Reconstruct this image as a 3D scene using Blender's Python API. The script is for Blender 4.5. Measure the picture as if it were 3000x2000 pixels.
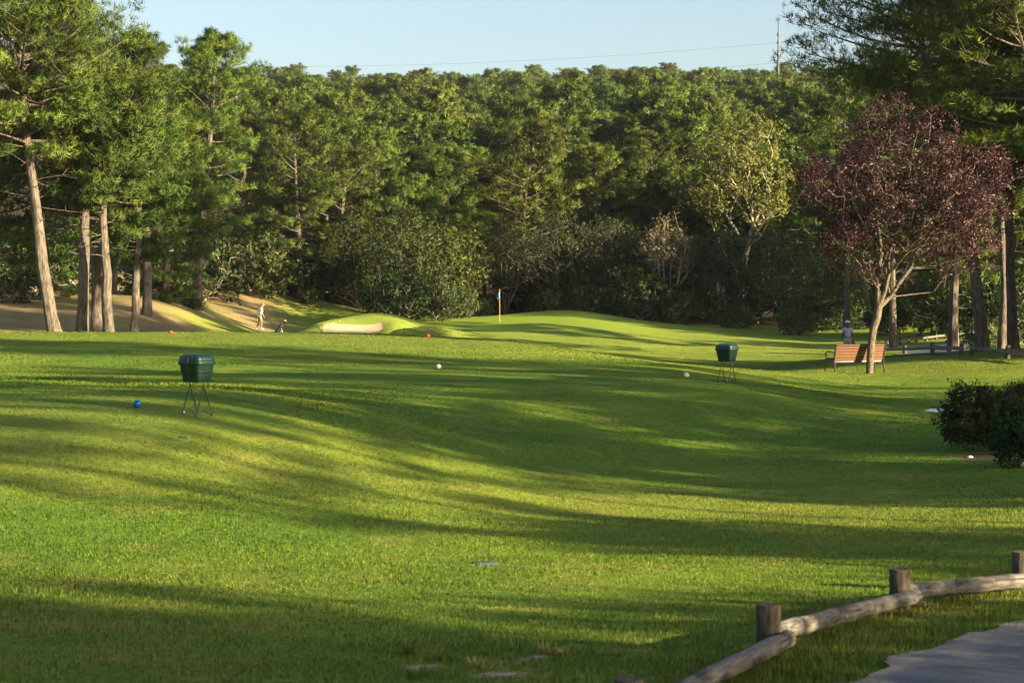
import bpy, bmesh, math, random
import numpy as np
from mathutils import Vector, Matrix

for _o in list(bpy.data.objects):
    bpy.data.objects.remove(_o)
SC = bpy.context.scene
COL = SC.collection

# ------------------------------------------------------------------ camera, sky, sun, exposure
F_PX = 5833.0                       # focal length in pixels of the 3000 px wide photograph (70 mm)
CAM_Z = 2.3
PITCH = math.atan(200.0 / F_PX)
cam_d = bpy.data.cameras.new('camera'); cam = bpy.data.objects.new('camera', cam_d); COL.objects.link(cam)
cam_d.sensor_width = 36.0; cam_d.sensor_fit = 'HORIZONTAL'; cam_d.lens = 36.0 * F_PX / 3000.0
cam_d.clip_start = 0.1; cam_d.clip_end = 3000.0
cam_d.dof.use_dof = True; cam_d.dof.focus_distance = 50.0; cam_d.dof.aperture_fstop = 6.3
cam.location = (0, 0, CAM_Z); cam.rotation_euler = (math.pi / 2 - PITCH, 0, 0)
SC.camera = cam

SUN_AZ = math.radians(120.0)        # clockwise from +Y (view direction): from behind, to the right
SUN_EL = math.radians(13.5)
world = bpy.data.worlds.new('World'); SC.world = world; world.use_nodes = True
wn = world.node_tree; bg = wn.nodes['Background']
sky = wn.nodes.new('ShaderNodeTexSky'); sky.sky_type = 'NISHITA'; sky.sun_disc = False
sky.sun_elevation = SUN_EL; sky.sun_rotation = SUN_AZ
sky.air_density = 0.85; sky.dust_density = 2.0; sky.ozone_density = 1.0; sky.altitude = 0
wn.links.new(sky.outputs[0], bg.inputs[0]); bg.inputs[1].default_value = 0.05
sd = bpy.data.lights.new('sun', 'SUN'); sun = bpy.data.objects.new('sun', sd); COL.objects.link(sun)
sd.energy = 5.0; sd.angle = math.radians(0.55); sd.color = (1.0, 0.80, 0.51)
SUNV = Vector((math.sin(SUN_AZ) * math.cos(SUN_EL), math.cos(SUN_AZ) * math.cos(SUN_EL), math.sin(SUN_EL)))
sun.rotation_euler = (-SUNV).to_track_quat('-Z', 'Y').to_euler()
SC.view_settings.view_transform = 'Standard'; SC.view_settings.look = 'None'
SC.view_settings.exposure = 2.28; SC.view_settings.gamma = 1.0; SC.view_settings.use_curve_mapping = False
SC.cycles.max_bounces = 6; SC.cycles.transmission_bounces = 4; SC.cycles.diffuse_bounces = 3
SC.cycles.use_denoising = True

# ------------------------------------------------------------------ helpers
rng = np.random.default_rng(7)
random.seed(7)

def sstep(a, b, x):
    t = np.clip((np.asarray(x, float) - a) / (b - a), 0, 1)
    return t * t * (3 - 2 * t)

_VN = np.random.default_rng(11).random((256, 256))
def vnoise(x, y):
    x = np.asarray(x, float); y = np.asarray(y, float)
    xi = np.floor(x).astype(int); yi = np.floor(y).astype(int)
    fx = x - xi; fy = y - yi
    fx = fx * fx * (3 - 2 * fx); fy = fy * fy * (3 - 2 * fy)
    g = lambda a, b: _VN[a & 255, b & 255]
    return (g(xi, yi) * (1 - fx) + g(xi + 1, yi) * fx) * (1 - fy) + (g(xi, yi + 1) * (1 - fx) + g(xi + 1, yi + 1) * fx) * fy
def fbm(x, y, o=3):
    s = 0; a = 1.0; n = 0
    for k in range(o):
        s = s + a * vnoise(x * 2 ** k + 17.3 * k, y * 2 ** k - 9.1 * k); n += a; a *= 0.5
    return s / n

def ray(u, v):
    cx, cy = (u - 1500) / F_PX, -(v - 1000) / F_PX
    c, s = math.cos(PITCH), math.sin(PITCH)
    return Vector((cx, c + cy * s, -s + cy * c))
def at(u, v, Y):
    d = ray(u, v); t = Y / d.y
    return Vector((d.x * t, Y, CAM_Z + d.z * t))
def px_x(u, Y):
    return at(u, 900, Y).x

def mesh_np(name, V, Fc, smooth=False):
    """V (n,3); Fc: (m,k) index array or list of such arrays."""
    if not isinstance(Fc, list): Fc = [Fc]
    me = bpy.data.meshes.new(name)
    V = np.asarray(V, np.float32)
    nl = sum(f.size for f in Fc); nf = sum(len(f) for f in Fc)
    me.vertices.add(len(V)); me.vertices.foreach_set('co', V.ravel())
    me.loops.add(nl); me.loops.foreach_set('vertex_index', np.concatenate([f.ravel() for f in Fc]).astype(np.int32))
    tot = np.concatenate([np.full(len(f), f.shape[1]) for f in Fc]).astype(np.int32)
    st = np.concatenate([[0], np.cumsum(tot)[:-1]]).astype(np.int32)
    me.polygons.add(nf); me.polygons.foreach_set('loop_start', st); me.polygons.foreach_set('loop_total', tot)
    if smooth: me.polygons.foreach_set('use_smooth', np.ones(nf, bool))
    me.update(calc_edges=True); me.validate()
    return me
def set_col(me, C, name='col'):
    a = me.attributes.new(name, 'FLOAT_COLOR', 'POINT')
    C = np.asarray(C, np.float32)
    if C.shape[1] == 3: C = np.hstack([C, np.ones((len(C), 1), np.float32)])
    a.data.foreach_set('color', C.ravel())
def link(name, me, mat=None, parent=None, loc=None):
    o = bpy.data.objects.new(name, me); COL.objects.link(o)
    if mat is not None and me is not None and not me.materials: me.materials.append(mat)
    if parent is not None: o.parent = parent
    if loc is not None: o.location = loc
    return o
def tag(o, label=None, cat=None, group=None, kind=None):
    if label: o['label'] = label
    if cat: o['category'] = cat
    if group: o['group'] = group
    if kind: o['kind'] = kind
    return o
def empty(name, loc, rz=0.0, label=None, cat=None, group=None):
    o = bpy.data.objects.new(name, None); COL.objects.link(o)
    o.location = loc; o.rotation_euler = (0, 0, rz); o.empty_display_size = 0.3
    return tag(o, label, cat, group)
def copy_tree(o, parent=None):
    c = o.copy(); COL.objects.link(c); c.parent = parent
    for ch in list(o.children): copy_tree(ch, c)
    return c

class MB:
    """collects boxes, tubes, lathes into one mesh"""
    def __init__(s): s.V = []; s.F = {}; s.n = 0
    def add(s, V, F):
        V = np.asarray(V, float)
        for f in F: s.F.setdefault(len(f), []).append([i + s.n for i in f])
        s.V.append(V); s.n += len(V); return s
    def box(s, c, size, rot=None, bev=0.0):
        x, y, z = [d / 2 for d in size]
        b = min(bev, min(x, y, z) * 0.9)
        if b <= 0:
            V = np.array([(-x,-y,-z),(x,-y,-z),(x,y,-z),(-x,y,-z),(-x,-y,z),(x,-y,z),(x,y,z),(-x,y,z)])
            F = [(0,3,2,1),(4,5,6,7),(0,1,5,4),(1,2,6,5),(2,3,7,6),(3,0,4,7)]
        else:
            bm = bmesh.new(); bmesh.ops.create_cube(bm, size=1.0)
            for v in bm.verts: v.co = Vector((v.co.x * 2 * x, v.co.y * 2 * y, v.co.z * 2 * z))
            bmesh.ops.bevel(bm, geom=bm.edges[:], offset=b, segments=2, profile=0.6, affect='EDGES')
            V = np.array([v.co[:] for v in bm.verts]); bm.verts.index_update()
            F = [tuple(v.index for v in f.verts) for f in bm.faces]; bm.free()
        if rot is not None: V = V @ np.array(rot.to_3x3()).T if isinstance(rot, Matrix) else V @ np.array(rot).T
        return s.add(V + np.array(c, float), F)
    def tube(s, P, R, n=8, cap=True, wob=0.0, rg=None):
        P = np.asarray(P, float); m = len(P)
        R = np.full(m, R, float) if np.isscalar(R) else np.asarray(R, float)
        T = np.gradient(P, axis=0); T /= np.linalg.norm(T, axis=1)[:, None] + 1e-9
        up = np.array([0, 0, 1.0]) if abs(T[0][2]) < 0.9 else np.array([1.0, 0, 0])
        A = np.cross(T[0], up); A /= np.linalg.norm(A)
        V = []
        for i in range(m):
            A = A - T[i] * (A @ T[i]); A /= np.linalg.norm(A) + 1e-9
            B = np.cross(T[i], A)
            a = np.arange(n) * 2 * np.pi / n
            r = R[i] * (1 + (rg.normal(0, wob, n) if wob else 0))
            V.append(P[i] + (np.cos(a) * r)[:, None] * A + (np.sin(a) * r)[:, None] * B)
        V = np.concatenate(V)
        F = [(i*n+j, i*n+(j+1)%n, (i+1)*n+(j+1)%n, (i+1)*n+j) for i in range(m-1) for j in range(n)]
        if cap:
            F.append(tuple(range(n))[::-1]); F.append(tuple(range((m-1)*n, m*n)))
        return s.add(V, F)
    def lathe(s, prof, n=24, c=(0,0,0)):
        V = []; F = []
        a = np.arange(n) * 2 * np.pi / n
        for r, z in prof: V.append(np.stack([np.cos(a)*r, np.sin(a)*r, np.full(n, z)], 1))
        m = len(prof)
        for i in range(m-1):
            for j in range(n): F.append((i*n+j, i*n+(j+1)%n, (i+1)*n+(j+1)%n, (i+1)*n+j))
        F.append(tuple(range(n))[::-1]); F.append(tuple(range((m-1)*n, m*n)))
        return s.add(np.concatenate(V) + np.array(c, float), F)
    def loops(s, rings):
        """rings: list of (n,3) closed loops, lofted and capped"""
        n = len(rings[0]); m = len(rings); F = []
        for i in range(m-1):
            for j in range(n): F.append((i*n+j, i*n+(j+1)%n, (i+1)*n+(j+1)%n, (i+1)*n+j))
        F.append(tuple(range(n))[::-1]); F.append(tuple(range((m-1)*n, m*n)))
        return s.add(np.concatenate(rings), F)
    def mesh(s, name, smooth=True):
        me = bpy.data.meshes.new(name)
        faces = [f for k in s.F for f in s.F[k]]
        me.from_pydata(np.concatenate(s.V).tolist(), [], faces)
        if smooth:
            me.polygons.foreach_set('use_smooth', np.ones(len(me.polygons), bool))
            try: me.set_sharp_from_angle(angle=math.radians(38))
            except Exception: pass
        me.update(); return me
    def build(s, name, mat, parent=None, loc=None, smooth=True):
        return link(name, s.mesh(name, smooth), mat, parent, loc)

# ------------------------------------------------------------------ materials
def new_mat(name):
    m = bpy.data.materials.new(name); m.use_nodes = True
    nt = m.node_tree
    for n in list(nt.nodes): nt.nodes.remove(n)
    out = nt.nodes.new('ShaderNodeOutputMaterial')
    return m, nt, out
def N(nt, t, **kw):
    n = nt.nodes.new(t)
    for k, v in kw.items(): setattr(n, k, v)
    return n
def ramp(nt, fac, stops):
    r = N(nt, 'ShaderNodeValToRGB'); e = r.color_ramp.elements
    while len(e) < len(stops): e.new(0.5)
    for i, (p, c) in enumerate(stops):
        e[i].position = p; e[i].color = (*c, 1) if len(c) == 3 else c
    nt.links.new(fac, r.inputs[0]); return r.outputs[0]
def noise(nt, scale, detail=4, rough=0.6, coord='Object', sc=None):
    tc = N(nt, 'ShaderNodeTexCoord'); src = tc.outputs[coord]
    if sc is not None:
        mp = N(nt, 'ShaderNodeMapping'); mp.inputs['Scale'].default_value = sc
        nt.links.new(src, mp.inputs[0]); src = mp.outputs[0]
    n = N(nt, 'ShaderNodeTexNoise'); n.inputs['Scale'].default_value = scale
    n.inputs['Detail'].default_value = detail; n.inputs['Roughness'].default_value = rough
    nt.links.new(src, n.inputs['Vector']); return n.outputs['Fac']
def mixc(nt, fac, a, b, mode='MIX'):
    m = N(nt, 'ShaderNodeMix', data_type='RGBA', blend_type=mode)
    for i, v in ((0, fac), (6, a), (7, b)):
        if isinstance(v, (int, float)): m.inputs[i].default_value = v
        elif isinstance(v, tuple): m.inputs[i].default_value = (*v, 1)
        else: nt.links.new(v, m.inputs[i])
    return m.outputs[2]
def bump(nt, h, strength, dist=0.02):
    b = N(nt, 'ShaderNodeBump'); b.inputs['Strength'].default_value = strength; b.inputs['Distance'].default_value = dist
    nt.links.new(h, b.inputs['Height']); return b.outputs[0]
def attr(nt, name='col'):
    a = N(nt, 'ShaderNodeAttribute'); a.attribute_name = name; return a.outputs['Color']

def plain(name, col, rough=0.6, metal=0.0, var=0.15, scale=8.0, bmp=0.0, spec=0.5, sc=None, coat=0.0):
    m, nt, out = new_mat(name)
    p = N(nt, 'ShaderNodeBsdfPrincipled')
    nz = noise(nt, scale, sc=sc)
    lo = tuple(c * (1 - var) for c in col); hi = tuple(min(1, c * (1 + var)) for c in col)
    nt.links.new(ramp(nt, nz, [(0.3, lo), (0.7, hi)]), p.inputs['Base Color'])
    p.inputs['Roughness'].default_value = rough; p.inputs['Metallic'].default_value = metal
    p.inputs['Specular IOR Level'].default_value = spec
    p.inputs['Coat Weight'].default_value = coat
    if bmp: nt.links.new(bump(nt, nz, bmp), p.inputs['Normal'])
    nt.links.new(p.outputs[0], out.inputs[0]); return m

def leaf_mat(name, trans=0.35, rough=0.6, spec=0.2, hue=None, vary=0.25, nattr=None):
    """leaf / needle / blade: colour from vertex attribute, per object variation"""
    m, nt, out = new_mat(name)
    c = attr(nt)
    oi = N(nt, 'ShaderNodeObjectInfo')
    v = N(nt, 'ShaderNodeMapRange'); v.inputs[3].default_value = 1 - vary; v.inputs[4].default_value = 1 + vary
    nt.links.new(oi.outputs['Random'], v.inputs[0])
    hs = N(nt, 'ShaderNodeHueSaturation'); nt.links.new(v.outputs[0], hs.inputs['Value'])
    h2 = N(nt, 'ShaderNodeMapRange'); h2.inputs[3].default_value = 0.480; h2.inputs[4].default_value = 0.516
    mm = N(nt, 'ShaderNodeMath', operation='FRACT'); mk = N(nt, 'ShaderNodeMath', operation='MULTIPLY'); mk.inputs[1].default_value = 7.31
    nt.links.new(oi.outputs['Random'], mk.inputs[0]); nt.links.new(mk.outputs[0], mm.inputs[0]); nt.links.new(mm.outputs[0], h2.inputs[0])
    nt.links.new(h2.outputs[0], hs.inputs['Hue']); nt.links.new(c, hs.inputs['Color'])
    p = N(nt, 'ShaderNodeBsdfPrincipled'); p.inputs['Roughness'].default_value = rough
    p.inputs['Specular IOR Level'].default_value = spec
    nt.links.new(hs.outputs[0], p.inputs['Base Color'])
    t = N(nt, 'ShaderNodeBsdfTranslucent')
    tc = mixc(nt, 1.0, hs.outputs[0], (1.25, 1.15, 0.5), 'MULTIPLY')
    nt.links.new(tc, t.inputs[0])
    if nattr:
        na = N(nt, 'ShaderNodeAttribute'); na.attribute_name = nattr; nt.links.new(na.outputs['Vector'], p.inputs['Normal'])
    mx = N(nt, 'ShaderNodeMixShader'); mx.inputs[0].default_value = trans
    nt.links.new(p.outputs[0], mx.inputs[1]); nt.links.new(t.outputs[0], mx.inputs[2])
    nt.links.new(mx.outputs[0], out.inputs[0]); return m

def bark_mat(name, a, b, sc=(14, 14, 3.0), bmp=0.7):
    m, nt, out = new_mat(name)
    p = N(nt, 'ShaderNodeBsdfPrincipled'); p.inputs['Roughness'].default_value = 0.9; p.inputs['Specular IOR Level'].default_value = 0.15
    n1 = noise(nt, 1.0, 5, 0.65, 'Object', sc)
    n2 = noise(nt, 1.3, 3, 0.5)
    c = ramp(nt, n1, [(0.36, a), (0.62, b)])
    c = mixc(nt, ramp(nt, n2, [(0.5, (0, 0, 0)), (0.7, (0.5, 0.5, 0.5))]), c, (b[0] * 1.1, b[1] * 1.25, b[2] * 1.15))
    nt.links.new(c, p.inputs['Base Color'])
    nt.links.new(bump(nt, n1, bmp, 0.06), p.inputs['Normal'])
    nt.links.new(p.outputs[0], out.inputs[0]); return m

M = {}
M['needle'] = leaf_mat('pine_needles', 0.25, 0.6, 0.2, vary=0.26)
M['leaf'] = leaf_mat('leaves', 0.35, 0.55, 0.25, vary=0.18)
M['plum_leaf'] = leaf_mat('plum_leaves', 0.2, 0.5, 0.3, vary=0.0)
M['blade'] = leaf_mat('grass_blades', 0.30, 0.6, 0.2, vary=0.0)
M['turf_blade'] = leaf_mat('turf_blades', 0.24, 0.8, 0.04, vary=0.0, nattr='turf_normal')
M['bark'] = bark_mat('pine_bark', (0.040, 0.033, 0.027), (0.148, 0.122, 0.096))
M['bark_pale'] = bark_mat('pale_bark', (0.20, 0.165, 0.12), (0.42, 0.36, 0.28), (10, 10, 2))
M['bark_plum'] = bark_mat('plum_bark', (0.052, 0.042, 0.032), (0.16, 0.13, 0.095), (22, 22, 9))
M['post'] = bark_mat('weathered_post', (0.042, 0.034, 0.024), (0.125, 0.105, 0.076), (40, 40, 5), 0.5)
# weathered rails with lichen
def rail_mat():
    m, nt, out = new_mat('weathered_rail')
    p = N(nt, 'ShaderNodeBsdfPrincipled'); p.inputs['Roughness'].default_value = 0.9; p.inputs['Specular IOR Level'].default_value = 0.15
    n1 = noise(nt, 1.0, 6, 0.7, 'Object', (2.2, 38, 38)); n2 = noise(nt, 9.0, 4, 0.7); n3 = noise(nt, 1.0, 4, 0.65, 'Object', (3.0, 12, 12)); n4 = noise(nt, 1.0, 2, 0.5, 'Object', (1.2, 55, 55))
    c = ramp(nt, n1, [(0.34, (0.085, 0.077, 0.066)), (0.66, (0.255, 0.230, 0.198))])
    c = mixc(nt, ramp(nt, n3, [(0.52, (0, 0, 0)), (0.62, (0.75, 0.75, 0.75))]), c, (0.060, 0.050, 0.042))
    c = mixc(nt, ramp(nt, n2, [(0.58, (0, 0, 0)), (0.64, (0.7, 0.7, 0.7))]), c, (0.20, 0.235, 0.19))
    c = mixc(nt, ramp(nt, n4, [(0.30, (0.9, 0.9, 0.9)), (0.37, (0, 0, 0))]), c, (0.02, 0.017, 0.014))
    nt.links.new(c, p.inputs['Base Color']); nt.links.new(bump(nt, n1, 0.8, 0.03), p.inputs['Normal'])
    nt.links.new(p.outputs[0], out.inputs[0]); return m
M['rail'] = rail_mat()
M['bin'] = plain('green_plastic', (0.0035, 0.030, 0.021), 0.45, var=0.2, scale=3, spec=0.5)
M['bin_dark'] = plain('dark_green_latch', (0.01, 0.025, 0.018), 0.5)
M['iron'] = plain('black_iron', (0.018, 0.016, 0.016), 0.38, var=0.2, spec=0.6)
M['wire'] = plain('dark_green_wire', (0.02, 0.032, 0.02), 0.5)
M['steel'] = plain('grey_steel', (0.075, 0.07, 0.07), 0.5, 0.3)
M['galv'] = plain('galvanised_pole', (0.075, 0.08, 0.085), 0.7, 0.0)
M['slat'] = plain('orange_stained_wood', (0.105, 0.038, 0.012), 0.65, var=0.25, scale=3.0, sc=(1.5, 30, 30), bmp=0.1)
M['sand'] = plain('bunker_sand', (0.60, 0.44, 0.26), 0.95, var=0.16, scale=2.2, bmp=0.6, spec=0.1)
M['blue'] = plain('blue_paint', (0.004, 0.075, 0.30), 0.3, var=0.05)
M['white'] = plain('white_paint', (0.78, 0.78, 0.76), 0.35, var=0.03)
M['red'] = plain('red_paint', (0.55, 0.03, 0.03), 0.35, var=0.05)
M['flag'] = plain('blue_flag_cloth', (0.10, 0.24, 0.50), 0.8, var=0.1)
M['yellow'] = plain('yellow_paint', (0.75, 0.40, 0.04), 0.4, var=0.05)
M['stone'] = plain('pale_stone', (0.62, 0.62, 0.60), 0.8, var=0.2, scale=9, bmp=0.4)
M['teal'] = plain('faded_green_plastic', (0.06, 0.14, 0.115), 0.55, var=0.15)
M['dark'] = plain('dark_hollow', (0.02, 0.018, 0.014), 0.9)
M['skin'] = plain('skin', (0.26, 0.135, 0.08), 0.55, var=0.05)
M['shirt'] = plain('white_shirt', (0.62, 0.68, 0.78), 0.85, var=0.04)
M['lilac'] = plain('lilac_shirt', (0.50, 0.47, 0.68), 0.85, var=0.04)
M['khaki'] = plain('khaki_shorts', (0.19, 0.185, 0.14), 0.85, var=0.06)
M['grey_cloth'] = plain('grey_shorts', (0.34, 0.36, 0.40), 0.85, var=0.06)
M['pink'] = plain('coral_cap', (0.45, 0.13, 0.10), 0.8, var=0.05)
M['hair'] = plain('dark_hair', (0.02, 0.014, 0.01), 0.6)
M['black'] = plain('black_nylon', (0.014, 0.014, 0.017), 0.6)
M['lemon'] = plain('pale_yellow_knit', (0.78, 0.72, 0.32), 0.8)
M['shoe'] = plain('white_shoe', (0.7, 0.7, 0.68), 0.6)

# ------------------------------------------------------------------ terrain
TX = [-60, -40, -30, -20, -15, -10, -5, -2.5, 0, 2.5, 5, 7.5, 10, 15, 20, 30, 60]
TY = [-40, 0, 9, 12, 18, 24, 28, 32, 36, 40, 45, 50, 55, 60, 67, 74, 82, 95, 110, 120, 130, 140, 150, 162, 180]
TZ = {
 -40: [0.5,0.5,0.5,0.5,0.5,0.5,0.5,0.5,0.5,0.5,0.5,0.5,0.5,0.5,0.5,0.5,0.5],
 0: [0.4,0.4,0.4,0.4,0.4,0.4,0.4,0.4,0.4,0.4,0.4,0.4,0.4,0.4,0.4,0.4,0.4],
 9: [0.1,0.1,0.1,0.1,0.1,0.1,0.1,0.09,0.08,0.065,0.05,0.05,0.05,0.05,0.05,0.1,0.2],
 12: [0.0,0.0,0.0,0.0,0.0,0.0,-0.02,-0.025,-0.03,-0.035,-0.04,-0.035,-0.03,-0.01,0.0,0.1,0.2],
 18: [-0.1,-0.1,-0.12,-0.15,-0.18,-0.26,-0.3,-0.34,-0.36,-0.34,-0.28,-0.215,-0.18,-0.11,-0.05,0.1,0.2],
 24: [0.0,0.0,0.0,0.0,0.02,0.04,0.0,-0.28,-0.6,-0.7,-0.7,-0.63,-0.45,-0.23,-0.15,0.0,0.2],
 28: [0.29,0.29,0.29,0.29,0.29,0.29,0.29,-0.12,-0.64,-0.82,-0.84,-0.76,-0.52,-0.29,-0.2,0.0,0.2],
 32: [0.33,0.33,0.33,0.33,0.33,0.33,0.31,-0.02,-0.58,-0.86,-0.92,-0.86,-0.62,-0.36,-0.25,0.0,0.2],
 36: [0.31,0.31,0.31,0.31,0.31,0.31,0.25,-0.1,-0.5,-0.76,-0.88,-0.92,-0.72,-0.43,-0.3,0.0,0.2],
 40: [0.02,0.02,0.02,0.0,-0.02,-0.04,-0.06,-0.14,-0.22,-0.34,-0.52,-0.8,-0.78,-0.5,-0.38,0.0,0.2],
 45: [-0.08,-0.08,-0.08,-0.08,-0.1,-0.12,-0.14,-0.155,-0.17,-0.18,-0.22,-0.62,-0.85,-0.59,-0.5,0.0,0.1],
 50: [-0.1,-0.1,-0.1,-0.1,-0.1,-0.12,-0.14,-0.155,-0.17,-0.19,-0.23,-0.66,-0.88,-0.68,-0.6,-0.1,0.1],
 55: [0.0,0.0,0.0,0.0,0.0,0.0,-0.04,-0.07,-0.1,-0.175,-0.3,-0.72,-0.9,-0.77,-0.7,-0.2,0.0],
 60: [0.1,0.1,0.1,0.1,0.1,0.1,0.06,0.02,-0.02,-0.235,-0.45,-0.655,-0.86,-0.78,-0.72,-0.3,0.0],
 67: [0.1,0.15,0.15,0.2,0.22,0.22,0.18,0.09,0.0,-0.35,-0.7,-0.9,-1.1,-0.72,-0.6,-0.4,0.0],
 74: [0.1,0.1,0.12,0.12,0.12,0.12,0.08,-0.035,-0.15,-0.575,-1.0,-1.2,-1.4,-0.7,-0.55,-0.5,0.0],
 82: [0.1,0.0,-0.1,-0.3,-0.45,-0.55,-0.6,-0.675,-0.75,-1.075,-1.4,-1.55,-1.7,-1.15,-0.8,-0.6,0.0],
 95: [0.8,0.5,0.1,-0.4,-1.0,-1.4,-1.6,-1.6,-1.6,-1.7,-1.8,-1.9,-2.0,-1.85,-1.5,-1.0,-0.2],
 110: [2.0,1.6,1.1,0.9,-1.0,-1.7,-1.8,-1.75,-1.7,-1.75,-1.8,-1.95,-2.1,-2.15,-2.2,-1.5,-0.4],
 120: [2.4,2.0,1.5,1.2,-1.5,-1.7,-1.6,-1.55,-1.5,-1.55,-1.6,-1.8,-2.0,-2.15,-2.3,-1.7,-0.5],
 130: [2.6,2.2,1.6,-0.7,-2.1,-1.6,-1.25,-1.175,-1.1,-1.15,-1.2,-1.45,-1.7,-1.95,-2.2,-1.7,-0.5],
 140: [2.8,2.4,1.8,0.1,-1.2,-1.0,-0.9,-0.9,-0.9,-0.925,-0.95,-1.175,-1.4,-1.65,-1.9,-1.5,-0.4],
 150: [3.2,2.8,2.2,1.2,0.2,-0.6,-0.9,-0.95,-1.0,-1.05,-1.1,-1.3,-1.5,-1.6,-1.7,-1.3,-0.2],
 162: [3.8,3.2,2.6,1.8,0.8,-0.3,-1.0,-1.2,-1.4,-1.45,-1.5,-1.55,-1.6,-1.6,-1.6,-1.1,0.0],
 180: [4.5,4.0,3.4,2.6,1.6,0.6,-0.2,-0.4,-0.6,-0.7,-0.8,-0.8,-0.8,-0.8,-0.8,-0.4,0.5],
}
_gx = np.arange(-60, 60.01, 0.5); _gy = np.arange(-40, 180.01, 0.5)
_G = np.array([TZ[k] for k in TY], float)
_G = np.array([np.interp(_gx, TX, r) for r in _G])
_G = np.array([np.interp(_gy, TY, _G[:, j]) for j in range(_G.shape[1])]).T
def _blur(A, s):
    k = np.arange(-int(3*s), int(3*s)+1); w = np.exp(-k*k/(2*s*s)); w /= w.sum(); h = len(k)//2
    A = np.pad(A, h, mode='edge')
    A = np.apply_along_axis(lambda r: np.convolve(r, w, 'valid'), 0, A)
    return np.apply_along_axis(lambda r: np.convolve(r, w, 'valid'), 1, A)
_G = _blur(_G, 2.0)

def gauss(x, y, cx, cy, sx, sy, rot=0.0):
    c, s = math.cos(rot), math.sin(rot)
    dx, dy = x - cx, y - cy
    a, b = dx * c + dy * s, -dx * s + dy * c
    return np.exp(-(a / sx) ** 2 - (b / sy) ** 2)
BUNK = (px_x(1038, 123.5), 123.4)
def bunker_mask(x, y):
    dx = (x - BUNK[0]); dy = (y - BUNK[1])
    r = np.sqrt((dx / 2.1) ** 2 + (dy / 2.9) ** 2) + 0.22 * (fbm(x * 0.55 + 3, y * 0.55, 2) - 0.5)
    return r
def H(x, y):
    x = np.asarray(x, float); y = np.asarray(y, float)
    fx = np.clip((x + 60) / 0.5, 0, len(_gx) - 1.001); fy = np.clip((y + 40) / 0.5, 0, len(_gy) - 1.001)
    i = fx.astype(int); j = fy.astype(int); u = fx - i; v = fy - j
    z = (_G[j, i] * (1-u) + _G[j, i+1] * u) * (1-v) + (_G[j+1, i] * (1-u) + _G[j+1, i+1] * u) * v
    hk = sstep(178, 240, y); z = z * (1 - hk) - 0.5 * hk
    yy = np.minimum(y, 610.0); z = z + 0.1045 * np.maximum(0, yy - 120) * sstep(148, 192, y)
    z = z + (fbm(x * 0.018 + 5, y * 0.018, 2) - 0.5) * 9 * sstep(200, 420, y)
    # lumps of turf
    near = 1 - sstep(60, 110, y)
    z = z + (fbm(x * 0.45, y * 0.45, 3) - 0.5) * 0.09 * near * sstep(4, 10, y)
    # green: bunker hollow and its mounds
    z = z + 1.28 * gauss(x, y, px_x(1090, 128), 128.5, 3.4, 2.6)
    z = z + 0.80 * gauss(x, y, px_x(1240, 117), 117.2, 3.4, 1.7) * sstep(px_x(1098, 117), px_x(1160, 117), x)
    z = z + 0.55 * gauss(x, y, px_x(1640, 143), 143.0, 4.5, 4.0)
    z = z + 0.25 * gauss(x, y, px_x(1850, 140), 140.0, 5.0, 5.0)
    z = z + 0.12 * gauss(x, y, px_x(2420, 61.5), 61.3, 1.0, 1.6)
    r = bunker_mask(x, y)
    pl_ = -1.36 + 0.125 * (y - 120.5)
    k2 = 1 - sstep(1.15, 2.3, r); z = z * (1 - k2) + np.maximum(z, pl_ + 0.02) * k2
    k = 1 - sstep(0.95, 1.06, r)
    z = z * (1 - k) + (pl_ - 0.20 * np.clip(1 - r * r, 0, 1) ** 0.5 - 0.04) * k
    return z
def Hs(x, y): return float(H(x, y))
def hit(u, v, y0=8.0, y1=400.0):
    d = ray(u, v)
    ys = np.arange(y0, y1, 0.05); t = ys / d.y
    z = CAM_Z + d.z * t; g = H(d.x * t, ys)
    k = np.argmax(z < g)
    return Vector((d.x * t[k], ys[k], g[k]))
def onground(u, Y):
    x = px_x(u, Y); return Vector((x, Y, Hs(x, Y)))
def in_poly(x, y, P):
    x = np.asarray(x, float); y = np.asarray(y, float); ins = np.zeros(x.shape, bool)
    n = len(P)
    for a in range(n):
        x1, y1 = P[a]; x2, y2 = P[(a + 1) % n]
        c = ((y1 > y) != (y2 > y)) & (x < (x2 - x1) * (y - y1) / (y2 - y1 + 1e-12) + x1)
        ins ^= c
    return ins
def seg_dist(x, y, P):
    d = np.full(np.shape(x), 1e9)
    for a in range(len(P) - 1):
        p = np.array(P[a]); q = np.array(P[a + 1]); e = q - p
        t = np.clip(((x - p[0]) * e[0] + (y - p[1]) * e[1]) / (e @ e), 0, 1)
        d = np.minimum(d, np.hypot(x - p[0] - t * e[0], y - p[1] - t * e[1]))
    return d

# near asphalt path: edge line runs beside the log fence, path lies to its right
PATH_EDGE = [(-2.3, 4.0), (0.38, 8.6), (1.52, 10.5), (2.20, 11.65), (3.05, 13.05), (3.85, 13.88), (5.3, 15.0), (8.2, 16.2), (14.0, 17.8)]
PATH_FAR = [(14.6, 15.6), (9.0, 13.8), (6.2, 12.4), (5.0, 11.0), (4.0, 9.6), (2.9, 7.6), (0.3, 2.6)]
PATH_POLY = PATH_EDGE + PATH_FAR
def path_d(x, y):
    """signed: positive inside the near path"""
    w = (fbm(x * 1.6, y * 1.6, 3) - 0.5) * 0.55
    d = seg_dist(x, y, PATH_POLY + [PATH_POLY[0]])
    return np.where(in_poly(x, y, PATH_POLY), d, -d) + w
FAR_PATH = [hit(u, v, 50) for u, v in [(2610,1039),(2640,1030),(2690,1013),(2760,1001),(2830,993),(2900,989),(3060,985),(3060,1000),(2900,1006),(2850,1014),(2830,1030),(2800,1040),(2720,1040)]]
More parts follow.
